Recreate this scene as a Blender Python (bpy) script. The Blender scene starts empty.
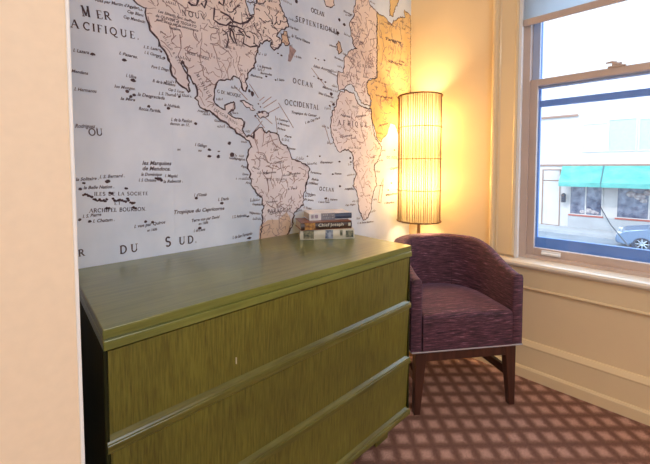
import bpy, bmesh, math, random
from mathutils import Vector, Matrix
from mathutils.geometry import tessellate_polygon

SC = bpy.context.scene
COL = SC.collection
R = math.radians

# ---------------------------------------------------------------- camera
cam_d = bpy.data.cameras.new('camera')
cam = bpy.data.objects.new('camera', cam_d)
COL.objects.link(cam)
cam_d.sensor_fit = 'HORIZONTAL'
cam_d.sensor_width = 36.0
cam_d.lens = 338.8 / 650 * 36.0
cam_d.shift_x = -2.08 / 650
cam_d.shift_y = -49.9 / 650
cam_d.clip_start = 0.05
cam_d.clip_end = 200
YAW, PITCH, ROLL = 0.7696, -0.0448, -0.0014
fw = Vector((math.cos(YAW) * math.cos(PITCH), math.sin(YAW) * math.cos(PITCH), math.sin(PITCH)))
rt = Vector((math.sin(YAW), -math.cos(YAW), 0))
up = rt.cross(fw)
r2 = rt * math.cos(ROLL) + up * math.sin(ROLL)
u2 = -rt * math.sin(ROLL) + up * math.cos(ROLL)
mm = Matrix((r2, u2, -fw)).transposed().to_4x4()
mm.translation = Vector((-2.1548, -1.261, 1.2))
cam.matrix_world = mm
SC.camera = cam

# ---------------------------------------------------------------- view, world, lights
SC.view_settings.view_transform = 'Standard'
SC.view_settings.look = 'None'
SC.view_settings.gamma = 1
SC.view_settings.use_curve_mapping = False
SC.view_settings.exposure = 0.0
world = bpy.data.worlds.new('sky')
SC.world = world
world.use_nodes = True
bg = world.node_tree.nodes['Background']
bg.inputs[0].default_value = (0.66, 0.83, 1.0, 1)
bg.inputs[1].default_value = 4.5

def light(name, kind, loc, energy, color, target=None, **kw):
    l = bpy.data.lights.new(name, kind)
    l.energy = energy
    l.color = color
    for k, v in kw.items():
        setattr(l, k, v)
    o = bpy.data.objects.new(name, l)
    COL.objects.link(o)
    o.location = loc
    if target is not None:
        o.rotation_euler = (Vector(target) - Vector(loc)).to_track_quat('-Z', 'Y').to_euler()
    return o

light('sun', 'SUN', (-6, -2, 12), 2.2, (1.0, 0.95, 0.88), target=(20, -8, -14), angle=R(0.6))
portal = light('window_portal', 'AREA', (0.215, -1.1, 1.45), 1, (1, 1, 1), target=(-1, -1.1, 1.45), shape='RECTANGLE', size=0.82, size_y=1.6)
portal.data.cycles.is_portal = True
# added fill lamps behind the camera, warm overhead and cool at the back
light('warm_overhead_fill', 'AREA', (-2.3, -2.4, 2.68), 23, (1.0, 0.84, 0.68), target=(-2.3, -2.4, 0), shape='DISK', size=0.9)
light('cool_back_fill', 'AREA', (-2.2, -3.5, 1.7), 34, (0.64, 0.79, 1.0), target=(-1.7, 0, 1.4), shape='RECTANGLE', size=1.6, size_y=1.5)

# ---------------------------------------------------------------- materials
def node_mat(name):
    m = bpy.data.materials.new(name)
    m.use_nodes = True
    nt = m.node_tree
    return m, nt, nt.nodes['Principled BSDF'], nt.nodes, nt.links

def mat(name, col, rough=0.5, metal=0.0, var=0.0, scale=(8, 8, 8), bump=0.0, detail=4, spec=None, col2=None, coat=0.0):
    m, nt, p, N, L = node_mat(name)
    p.inputs['Roughness'].default_value = rough
    p.inputs['Metallic'].default_value = metal
    p.inputs['Coat Weight'].default_value = coat
    if spec is not None:
        p.inputs['Specular IOR Level'].default_value = spec
    tc = N.new('ShaderNodeTexCoord')
    mp = N.new('ShaderNodeMapping')
    mp.inputs['Scale'].default_value = scale
    L.new(tc.outputs['Object'], mp.inputs[0])
    nz = N.new('ShaderNodeTexNoise')
    nz.inputs['Scale'].default_value = 1.0
    nz.inputs['Detail'].default_value = detail
    L.new(mp.outputs[0], nz.inputs['Vector'])
    rp = N.new('ShaderNodeValToRGB')
    if col2 is None:
        a = [max(0, c * (1 - var)) for c in col]
        b = [min(1, c * (1 + var)) for c in col]
    else:
        a, b = col, col2
    rp.color_ramp.elements[0].position = 0.32
    rp.color_ramp.elements[1].position = 0.68
    rp.color_ramp.elements[0].color = (*a, 1)
    rp.color_ramp.elements[1].color = (*b, 1)
    L.new(nz.outputs[0], rp.inputs[0])
    L.new(rp.outputs[0], p.inputs['Base Color'])
    if bump:
        bp = N.new('ShaderNodeBump')
        bp.inputs['Strength'].default_value = bump
        bp.inputs['Distance'].default_value = 0.004
        L.new(nz.outputs[0], bp.inputs['Height'])
        L.new(bp.outputs[0], p.inputs['Normal'])
    return m

M = {}
M['wall'] = mat('cream_wall_paint', (0.85, 0.67, 0.42), 0.55, var=0.03, scale=(3, 3, 3), bump=0.0)
M['stub'] = mat('pale_cream_wall_paint', (0.91, 0.73, 0.53), 0.55, var=0.02, scale=(60, 60, 60))
M['trim'] = mat('cream_gloss_trim', (0.86, 0.69, 0.43), 0.3, var=0.02, scale=(4, 4, 4), coat=0.3)
M['white'] = mat('white_gloss_paint', (0.92, 0.92, 0.91), 0.35, var=0.02, scale=(4, 4, 4))
M['ceiling'] = mat('ceiling_paint', (0.82, 0.78, 0.72), 0.8, var=0.02)
M['vinyl'] = mat('taupe_window_frame', (0.60, 0.48, 0.42), 0.4, var=0.06, scale=(5, 5, 5))
M['storm'] = mat('sky_tinted_storm_frame', (0.16, 0.34, 0.78), 0.4, var=0.05)  # blue cast of the sky on the frame is mixed into its colour
M['upper_frame'] = mat('blue_grey_sash_paint', (0.42, 0.50, 0.70), 0.4, var=0.05)
M['blind'] = mat('white_blind_fabric', (0.80, 0.84, 0.88), 0.8, var=0.02, scale=(100, 100, 100))
_N, _L = M['blind'].node_tree.nodes, M['blind'].node_tree.links
_t = _N.new('ShaderNodeBsdfTranslucent'); _t.inputs[0].default_value = (0.75, 0.82, 0.86, 1); _m = _N.new('ShaderNodeMixShader'); _m.inputs[0].default_value = 0.75
_L.new(_N['Principled BSDF'].outputs[0], _m.inputs[1]); _L.new(_t.outputs[0], _m.inputs[2]); _L.new(_m.outputs[0], _N['Material Output'].inputs['Surface'])
M['stool'] = mat('skylit_sill_paint', (0.84, 0.77, 0.66), 0.3, var=0.02, scale=(4, 4, 4), coat=0.5)  # cream sill made paler, skylight on its top put into the paint
M['ink'] = mat('map_ink', (0.075, 0.045, 0.060), 0.8, var=0.2, scale=(60, 60, 60))
M['fine_ink'] = mat('map_fine_ink', (0.12, 0.085, 0.10), 0.8, var=0.2, scale=(60, 60, 60))
M['river_ink'] = mat('map_river_ink', (0.33, 0.23, 0.23), 0.8, var=0.25, scale=(60, 60, 60))
M['sea'] = mat('map_sea_paper', (0.53, 0.62, 0.77), 0.75, col2=(0.74, 0.82, 0.96), scale=(3.5, 3.5, 2.2), detail=8)
M['land'] = mat('map_rose_land_paper', (0.70, 0.63, 0.63), 0.75, col2=(0.82, 0.76, 0.76), scale=(4, 4, 4), detail=8)
# the printed tint shifts from rose in the north to pale lilac in the south
_N, _L = M['land'].node_tree.nodes, M['land'].node_tree.links
_sx = _N.new('ShaderNodeSeparateXYZ'); _tc = _N.new('ShaderNodeTexCoord'); _L.new(_tc.outputs['Object'], _sx.inputs[0])
_mr = _N.new('ShaderNodeMapRange'); _mr.interpolation_type = 'SMOOTHSTEP'; _mr.inputs['From Min'].default_value = 1.45; _mr.inputs['From Max'].default_value = 2.0
_L.new(_sx.outputs[2], _mr.inputs['Value'])
_mx = _N.new('ShaderNodeMix'); _mx.data_type = 'RGBA'; _mx.blend_type = 'MULTIPLY'; _mx.inputs[0].default_value = 1.0
_mc = _N.new('ShaderNodeMix'); _mc.data_type = 'RGBA'; _mc.inputs[6].default_value = (0.97, 1.0, 1.08, 1); _mc.inputs[7].default_value = (1.03, 0.95, 0.87, 1)
_L.new(_mr.outputs[0], _mc.inputs[0])
_L.new(_N['Color Ramp'].outputs[0], _mx.inputs[6]); _L.new(_mc.outputs[2], _mx.inputs[7])
_L.new(_mx.outputs[2], _N['Principled BSDF'].inputs['Base Color'])
M['ochre'] = mat('map_ochre_land_paper', (0.70, 0.46, 0.18), 0.75, col2=(0.78, 0.58, 0.30), scale=(5, 5, 5), detail=8)
M['tan'] = mat('map_tan_land_paper', (0.60, 0.42, 0.30), 0.75, col2=(0.68, 0.52, 0.42), scale=(9, 9, 9), detail=8)
M['rattan'] = mat('brown_rattan', (0.20, 0.095, 0.03), 0.5, var=0.25, scale=(60, 60, 8))
M['brass'] = mat('bronze_pole', (0.42, 0.25, 0.10), 0.35, metal=0.7, var=0.05)
M['darkwood'] = mat('dark_walnut_wood', (0.040, 0.015, 0.010), 0.30, col2=(0.085, 0.030, 0.018), scale=(40, 40, 4), coat=0.2)
M['piping'] = mat('grey_piping', (0.42, 0.38, 0.40), 0.6, var=0.05)
M['pages'] = mat('book_pages', (0.66, 0.56, 0.42), 0.8, col2=(0.80, 0.72, 0.60), scale=(10, 10, 420))
M['asphalt'] = mat('pale_asphalt', (0.20, 0.22, 0.25), 0.9, var=0.15, scale=(1, 1, 1))
M['pavement'] = mat('pale_pavement', (0.34, 0.34, 0.35), 0.9, var=0.08, scale=(2, 2, 2))
M['facade'] = mat('white_painted_facade', (0.50, 0.46, 0.44), 0.8, var=0.05, scale=(1, 1, 1))
M['facade_line'] = mat('brown_facade_trim', (0.26, 0.15, 0.11), 0.7, var=0.1)
M['pale_glass'] = mat('pale_upper_window_glass', (0.36, 0.42, 0.50), 0.2, var=0.06)
M['dark_glass'] = mat('shop_window_glass', (0.035, 0.045, 0.09), 0.1, col2=(0.22, 0.24, 0.30), scale=(3.2, 3.2, 3.2), detail=6)
M['awning'] = mat('teal_awning_canvas', (0.045, 0.25, 0.22), 0.7, col2=(0.11, 0.36, 0.32), scale=(2, 2, 2))
M['awning_dark'] = mat('dark_awning_seam', (0.05, 0.12, 0.14), 0.7, var=0.1)
M['red_trim'] = mat('red_shop_sill', (0.34, 0.08, 0.06), 0.6, var=0.1)
M['car'] = mat('silver_blue_car_paint', (0.16, 0.22, 0.32), 0.25, metal=0.3, var=0.03)
M['car_glass'] = mat('car_glass', (0.10, 0.14, 0.20), 0.05, var=0.1)
M['tyre'] = mat('tyre_rubber', (0.04, 0.05, 0.08), 0.8, var=0.1)
M['hub'] = mat('alloy_wheel', (0.42, 0.46, 0.52), 0.3, metal=0.5, var=0.05)
M['cable'] = mat('black_cable', (0.03, 0.04, 0.06), 0.6, var=0.1)
M['goods'] = mat('pale_shop_goods', (0.50, 0.44, 0.42), 0.7, col2=(0.18, 0.15, 0.18), scale=(9, 9, 9), detail=6)

def green_wood(name, scale, a, b, c, rough, worn=0.0):
    m, nt, p, N, L = node_mat(name)
    tc = N.new('ShaderNodeTexCoord')
    mp = N.new('ShaderNodeMapping'); mp.inputs['Scale'].default_value = scale
    L.new(tc.outputs['Object'], mp.inputs[0])
    nz = N.new('ShaderNodeTexNoise'); nz.inputs['Scale'].default_value = 1; nz.inputs['Detail'].default_value = 7; nz.inputs['Roughness'].default_value = 0.65
    L.new(mp.outputs[0], nz.inputs['Vector'])
    rp = N.new('ShaderNodeValToRGB')
    rp.color_ramp.elements[0].position = 0.30; rp.color_ramp.elements[0].color = (*a, 1)
    rp.color_ramp.elements[1].position = 0.72; rp.color_ramp.elements[1].color = (*c, 1)
    e = rp.color_ramp.elements.new(0.50); e.color = (*b, 1)
    L.new(nz.outputs[0], rp.inputs[0])
    # broad uneven stain
    n2 = N.new('ShaderNodeTexNoise'); n2.inputs['Scale'].default_value = 3.2; n2.inputs['Detail'].default_value = 3
    L.new(tc.outputs['Object'], n2.inputs['Vector'])
    mr = N.new('ShaderNodeMapRange')
    mr.inputs['From Min'].default_value = 0.3; mr.inputs['From Max'].default_value = 0.7
    mr.inputs['To Min'].default_value = 0.78; mr.inputs['To Max'].default_value = 1.2
    L.new(n2.outputs[0], mr.inputs['Value'])
    mx = N.new('ShaderNodeVectorMath'); mx.operation = 'SCALE'
    L.new(rp.outputs[0], mx.inputs[0]); L.new(mr.outputs[0], mx.inputs['Scale'])
    L.new(mx.outputs[0], p.inputs['Base Color'])
    p.inputs['Roughness'].default_value = rough
    p.inputs['Coat Weight'].default_value = 0.6
    p.inputs['Coat Roughness'].default_value = 0.22
    bp = N.new('ShaderNodeBump'); bp.inputs['Strength'].default_value = 0.10; bp.inputs['Distance'].default_value = 0.002
    L.new(nz.outputs[0], bp.inputs['Height']); L.new(bp.outputs[0], p.inputs['Normal'])
    return m

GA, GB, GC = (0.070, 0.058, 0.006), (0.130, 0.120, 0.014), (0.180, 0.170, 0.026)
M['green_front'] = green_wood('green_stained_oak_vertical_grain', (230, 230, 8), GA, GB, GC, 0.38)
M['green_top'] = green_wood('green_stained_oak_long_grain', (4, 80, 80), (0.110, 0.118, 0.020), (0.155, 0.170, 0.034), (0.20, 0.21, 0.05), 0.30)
M['shaded_case'] = mat('green_case_painted_shade', (0.020, 0.020, 0.004), 0.65, var=0.3, scale=(80, 80, 6), spec=0.15)  # case darkened in colour to stand in for shade beside the stub wall
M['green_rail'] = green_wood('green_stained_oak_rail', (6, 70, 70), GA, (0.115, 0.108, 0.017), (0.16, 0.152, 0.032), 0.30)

def fabric(name):
    m, nt, p, N, L = node_mat(name)
    tc = N.new('ShaderNodeTexCoord')
    mp = N.new('ShaderNodeMapping'); mp.inputs['Scale'].default_value = (7, 150, 150)
    L.new(tc.outputs['Object'], mp.inputs[0])
    mp.inputs['Scale'].default_value = (17, 190, 17)
    mp2 = N.new('ShaderNodeMapping'); mp2.inputs['Scale'].default_value = (17, 17, 190); L.new(tc.outputs['Object'], mp2.inputs[0])
    ge = N.new('ShaderNodeNewGeometry'); sz = N.new('ShaderNodeSeparateXYZ'); L.new(ge.outputs['Normal'], sz.inputs[0])
    ab = N.new('ShaderNodeMath'); ab.operation = 'ABSOLUTE'; L.new(sz.outputs[2], ab.inputs[0])
    gt = N.new('ShaderNodeMath'); gt.operation = 'GREATER_THAN'; gt.inputs[1].default_value = 0.7; L.new(ab.outputs[0], gt.inputs[0])
    mv_ = N.new('ShaderNodeMix'); mv_.data_type = 'VECTOR'; L.new(gt.outputs[0], mv_.inputs[0]); L.new(mp2.outputs[0], mv_.inputs[4]); L.new(mp.outputs[0], mv_.inputs[5])
    nz = N.new('ShaderNodeTexNoise'); nz.inputs['Scale'].default_value = 1; nz.inputs['Detail'].default_value = 5; nz.inputs['Roughness'].default_value = 0.7
    L.new(mv_.outputs[1], nz.inputs['Vector'])
    rp = N.new('ShaderNodeValToRGB')
    el = rp.color_ramp.elements
    el[0].position = 0.36; el[0].color = (0.016, 0.007, 0.011, 1)
    el[1].position = 0.68; el[1].color = (0.36, 0.18, 0.25, 1)
    for q, c in ((0.47, (0.062, 0.020, 0.034, 1)), (0.60, (0.145, 0.046, 0.072, 1))):
        e = el.new(q); e.color = c
    L.new(nz.outputs[0], rp.inputs[0])
    L.new(rp.outputs[0], p.inputs['Base Color'])
    p.inputs['Roughness'].default_value = 0.75
    p.inputs['Sheen Weight'].default_value = 0.25
    p.inputs['Sheen Tint'].default_value = (0.75, 0.6, 1.0, 1)
    bp = N.new('ShaderNodeBump'); bp.inputs['Strength'].default_value = 0.35; bp.inputs['Distance'].default_value = 0.003
    L.new(nz.outputs[0], bp.inputs['Height']); L.new(bp.outputs[0], p.inputs['Normal'])
    return m
M['fabric'] = fabric('plum_striated_upholstery')

def carpet():
    m, nt, p, N, L = node_mat('lattice_carpet')
    tc = N.new('ShaderNodeTexCoord')
    def math_(op, a, b=None, c=None):
        n = N.new('ShaderNodeMath'); n.operation = op
        for i, v in enumerate((a, b, c)):
            if v is None: continue
            if isinstance(v, (int, float)): n.inputs[i].default_value = v
            else: L.new(v, n.inputs[i])
        return n.outputs[0]
    # slight wobble of the tufts
    wn = N.new('ShaderNodeTexNoise'); wn.inputs['Scale'].default_value = 110; wn.inputs['Detail'].default_value = 3
    L.new(tc.outputs['Object'], wn.inputs['Vector'])
    sub = N.new('ShaderNodeVectorMath'); sub.operation = 'SUBTRACT'; L.new(wn.outputs['Color'], sub.inputs[0]); sub.inputs[1].default_value = (0.5, 0.5, 0.5)
    scl = N.new('ShaderNodeVectorMath'); scl.operation = 'SCALE'; L.new(sub.outputs[0], scl.inputs[0]); scl.inputs['Scale'].default_value = 0.020
    add = N.new('ShaderNodeVectorMath'); add.operation = 'ADD'; L.new(tc.outputs['Object'], add.inputs[0]); L.new(scl.outputs[0], add.inputs[1])
    sx = N.new('ShaderNodeSeparateXYZ'); L.new(add.outputs[0], sx.inputs[0])
    x = math_('ADD', sx.outputs[0], 0.946); y = math_('ADD', sx.outputs[1], 0.552)
    k = 1 / math.sqrt(2) / 0.0828
    u = math_('MULTIPLY', math_('SUBTRACT', x, y), k)
    v = math_('MULTIPLY', math_('ADD', x, y), k)
    def tri(w):   # 0 at tile centre, 1 at the line between tiles
        return math_('MULTIPLY', math_('ABSOLUTE', math_('SUBTRACT', math_('FRACT', math_('ADD', w, 0.5)), 0.5)), 2.0)
    d = math_('SMOOTH_MAX', tri(u), tri(v), 0.25)
    rp = N.new('ShaderNodeValToRGB'); el = rp.color_ramp.elements
    el[0].position = 0.30; el[0].color = (0.60, 0.36, 0.29, 1)
    el[1].position = 0.98; el[1].color = (0.215, 0.112, 0.085, 1)
    e = el.new(0.52); e.color = (0.43, 0.245, 0.195, 1)
    e = el.new(0.72); e.color = (0.275, 0.145, 0.112, 1)
    L.new(d, rp.inputs[0])
    n2 = N.new('ShaderNodeTexNoise'); n2.inputs['Scale'].default_value = 260; n2.inputs['Detail'].default_value = 3
    L.new(tc.outputs['Object'], n2.inputs['Vector'])
    mr = N.new('ShaderNodeMapRange'); mr.inputs['From Min'].default_value = 0.3; mr.inputs['From Max'].default_value = 0.7
    mr.inputs['To Min'].default_value = 0.55; mr.inputs['To Max'].default_value = 1.4
    L.new(n2.outputs[0], mr.inputs['Value'])
    mx = N.new('ShaderNodeVectorMath'); mx.operation = 'SCALE'; L.new(rp.outputs[0], mx.inputs[0]); L.new(mr.outputs[0], mx.inputs['Scale'])
    L.new(mx.outputs[0], p.inputs['Base Color'])
    p.inputs['Roughness'].default_value = 0.95
    p.inputs['Specular IOR Level'].default_value = 0.1
    bp = N.new('ShaderNodeBump'); bp.inputs['Strength'].default_value = 0.6; bp.inputs['Distance'].default_value = 0.004
    L.new(n2.outputs[0], bp.inputs['Height']); L.new(bp.outputs[0], p.inputs['Normal'])
    return m
M['carpet'] = carpet()

def sheet_glass():
    m, nt, p, N, L = node_mat('window_glass')
    tr = N.new('ShaderNodeBsdfTransparent'); tr.inputs[0].default_value = (0.96, 0.98, 1, 1)
    gl = N.new('ShaderNodeBsdfGlossy'); gl.inputs['Roughness'].default_value = 0.03
    mx = N.new('ShaderNodeMixShader'); mx.inputs[0].default_value = 0.05
    L.new(tr.outputs[0], mx.inputs[1]); L.new(gl.outputs[0], mx.inputs[2])
    L.new(mx.outputs[0], N['Material Output'].inputs['Surface'])
    return m
M['glass'] = sheet_glass()

def liner_mat():
    m, nt, p, N, L = node_mat('cream_lampshade_liner')
    tl = N.new('ShaderNodeBsdfTranslucent'); tl.inputs[0].default_value = (0.36, 0.33, 0.25, 1)
    df = N.new('ShaderNodeBsdfDiffuse'); df.inputs[0].default_value = (0.60, 0.54, 0.40, 1)
    tr = N.new('ShaderNodeBsdfTransparent'); tr.inputs[0].default_value = (1, 0.93, 0.78, 1)
    a = N.new('ShaderNodeMixShader'); a.inputs[0].default_value = 0.35
    b = N.new('ShaderNodeMixShader'); b.inputs[0].default_value = 0.50
    L.new(tl.outputs[0], a.inputs[1]); L.new(df.outputs[0], a.inputs[2])
    L.new(a.outputs[0], b.inputs[1]); L.new(tr.outputs[0], b.inputs[2])
    L.new(b.outputs[0], N['Material Output'].inputs['Surface'])
    return m
M['liner'] = liner_mat()

def bulb_mat():
    m, nt, p, N, L = node_mat('glowing_bulb_glass')
    tr = N.new('ShaderNodeBsdfTransparent')
    em = N.new('ShaderNodeEmission'); em.inputs[0].default_value = (1, 0.75, 0.4, 1); em.inputs[1].default_value = 3
    mx = N.new('ShaderNodeMixShader'); mx.inputs[0].default_value = 0.12
    L.new(tr.outputs[0], mx.inputs[1]); L.new(em.outputs[0], mx.inputs[2]); L.new(mx.outputs[0], N['Material Output'].inputs['Surface'])
    return m
M['bulb'] = bulb_mat()

# ---------------------------------------------------------------- mesh helpers
def empty(name, loc=(0, 0, 0), rz=0, parent=None):
    o = bpy.data.objects.new(name, None)
    COL.objects.link(o)
    o.location = loc
    o.rotation_euler = (0, 0, rz)
    o.empty_display_size = 0.1
    if parent: o.parent = parent
    return o

def tag(o, label=None, cat=None, group=None, kind=None):
    if label: o['label'] = label
    if cat: o['category'] = cat
    if group: o['group'] = group
    if kind: o['kind'] = kind
    return o

def obj(name, bm, mats, parent=None, smooth=None):
    me = bpy.data.meshes.new(name)
    bmesh.ops.recalc_face_normals(bm, faces=bm.faces)
    bm.to_mesh(me); bm.free()
    for m_ in (mats if isinstance(mats, (list, tuple)) else [mats]):
        me.materials.append(m_)
    if smooth is not None:
        for p_ in me.polygons: p_.use_smooth = True
        me.set_sharp_from_angle(angle=R(smooth))
    o = bpy.data.objects.new(name, me)
    COL.objects.link(o)
    if parent: o.parent = parent
    return o

def box(bm, x0, x1, y0, y1, z0, z1, bev=0.0, seg=2, mi=0):
    x0, x1 = sorted((x0, x1)); y0, y1 = sorted((y0, y1)); z0, z1 = sorted((z0, z1))
    r = bmesh.ops.create_cube(bm, size=1)
    vs = r['verts']
    for v in vs:
        v.co = Vector(((x0 + x1) / 2 + v.co.x * (x1 - x0), (y0 + y1) / 2 + v.co.y * (y1 - y0), (z0 + z1) / 2 + v.co.z * (z1 - z0)))
    fs = {f for v in vs for f in v.link_faces}
    for f in fs: f.material_index = mi
    if bev > 0:
        es = list({e for v in vs for e in v.link_edges})
        bmesh.ops.bevel(bm, geom=es, offset=bev, segments=seg, affect='EDGES', profile=0.5)
    return bm

def B(*a, **k):
    return box(bmesh.new(), *a, **k)

def prism(bm, prof, fn, t0, t1, mi=0):
    """profile points extruded between t0 and t1; fn(a, b, t) -> xyz"""
    A_ = [bm.verts.new(fn(a, b, t0)) for a, b in prof]
    B_ = [bm.verts.new(fn(a, b, t1)) for a, b in prof]
    n = len(prof)
    for i in range(n):
        f = bm.faces.new((A_[i], A_[(i + 1) % n], B_[(i + 1) % n], B_[i])); f.material_index = mi
    f = bm.faces.new(A_); f.material_index = mi
    f = bm.faces.new(list(reversed(B_))); f.material_index = mi
    return bm

def frustum(bm, c0, s0, c1, s1, bev=0.0):
    """tapered square bar from centre c0 half-sizes s0 to centre c1 half-sizes s1"""
    q = ((-1, -1), (1, -1), (1, 1), (-1, 1))
    a = [bm.verts.new((c0[0] + s0[0] * x, c0[1] + s0[1] * y, c0[2])) for x, y in q]
    b = [bm.verts.new((c1[0] + s1[0] * x, c1[1] + s1[1] * y, c1[2])) for x, y in q]
    fs = [bm.faces.new(a), bm.faces.new(list(reversed(b)))]
    for i in range(4): fs.append(bm.faces.new((a[i], a[(i + 1) % 4], b[(i + 1) % 4], b[i])))
    if bev:
        es = list({e for f in fs for e in f.edges})
        bmesh.ops.bevel(bm, geom=es, offset=bev, segments=2, affect='EDGES', profile=0.5)
    return bm

def tube(bm, pts, r, seg=8, closed=False, mi=0, cap=True):
    pts = [Vector(p) for p in pts]
    n = len(pts); rings = []
    for i, p in enumerate(pts):
        if closed: d = pts[(i + 1) % n] - pts[i - 1]
        else: d = pts[min(i + 1, n - 1)] - pts[max(i - 1, 0)]
        d.normalize()
        a = d.orthogonal() if abs(d.z) > 0.9 else d.cross(Vector((0, 0, 1)))
        a.normalize(); b = d.cross(a)
        rr = r[i] if isinstance(r, (list, tuple)) else r
        rings.append([bm.verts.new(p + (a * math.cos(2 * math.pi * k / seg) + b * math.sin(2 * math.pi * k / seg)) * rr) for k in range(seg)])
    for i in range(n if closed else n - 1):
        A_, B_ = rings[i], rings[(i + 1) % n]
        for k in range(seg):
            f = bm.faces.new((A_[k], A_[(k + 1) % seg], B_[(k + 1) % seg], B_[k])); f.material_index = mi
    if cap and not closed:
        bm.faces.new(rings[0]).material_index = mi
        bm.faces.new(list(reversed(rings[-1]))).material_index = mi
    return bm

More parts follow.
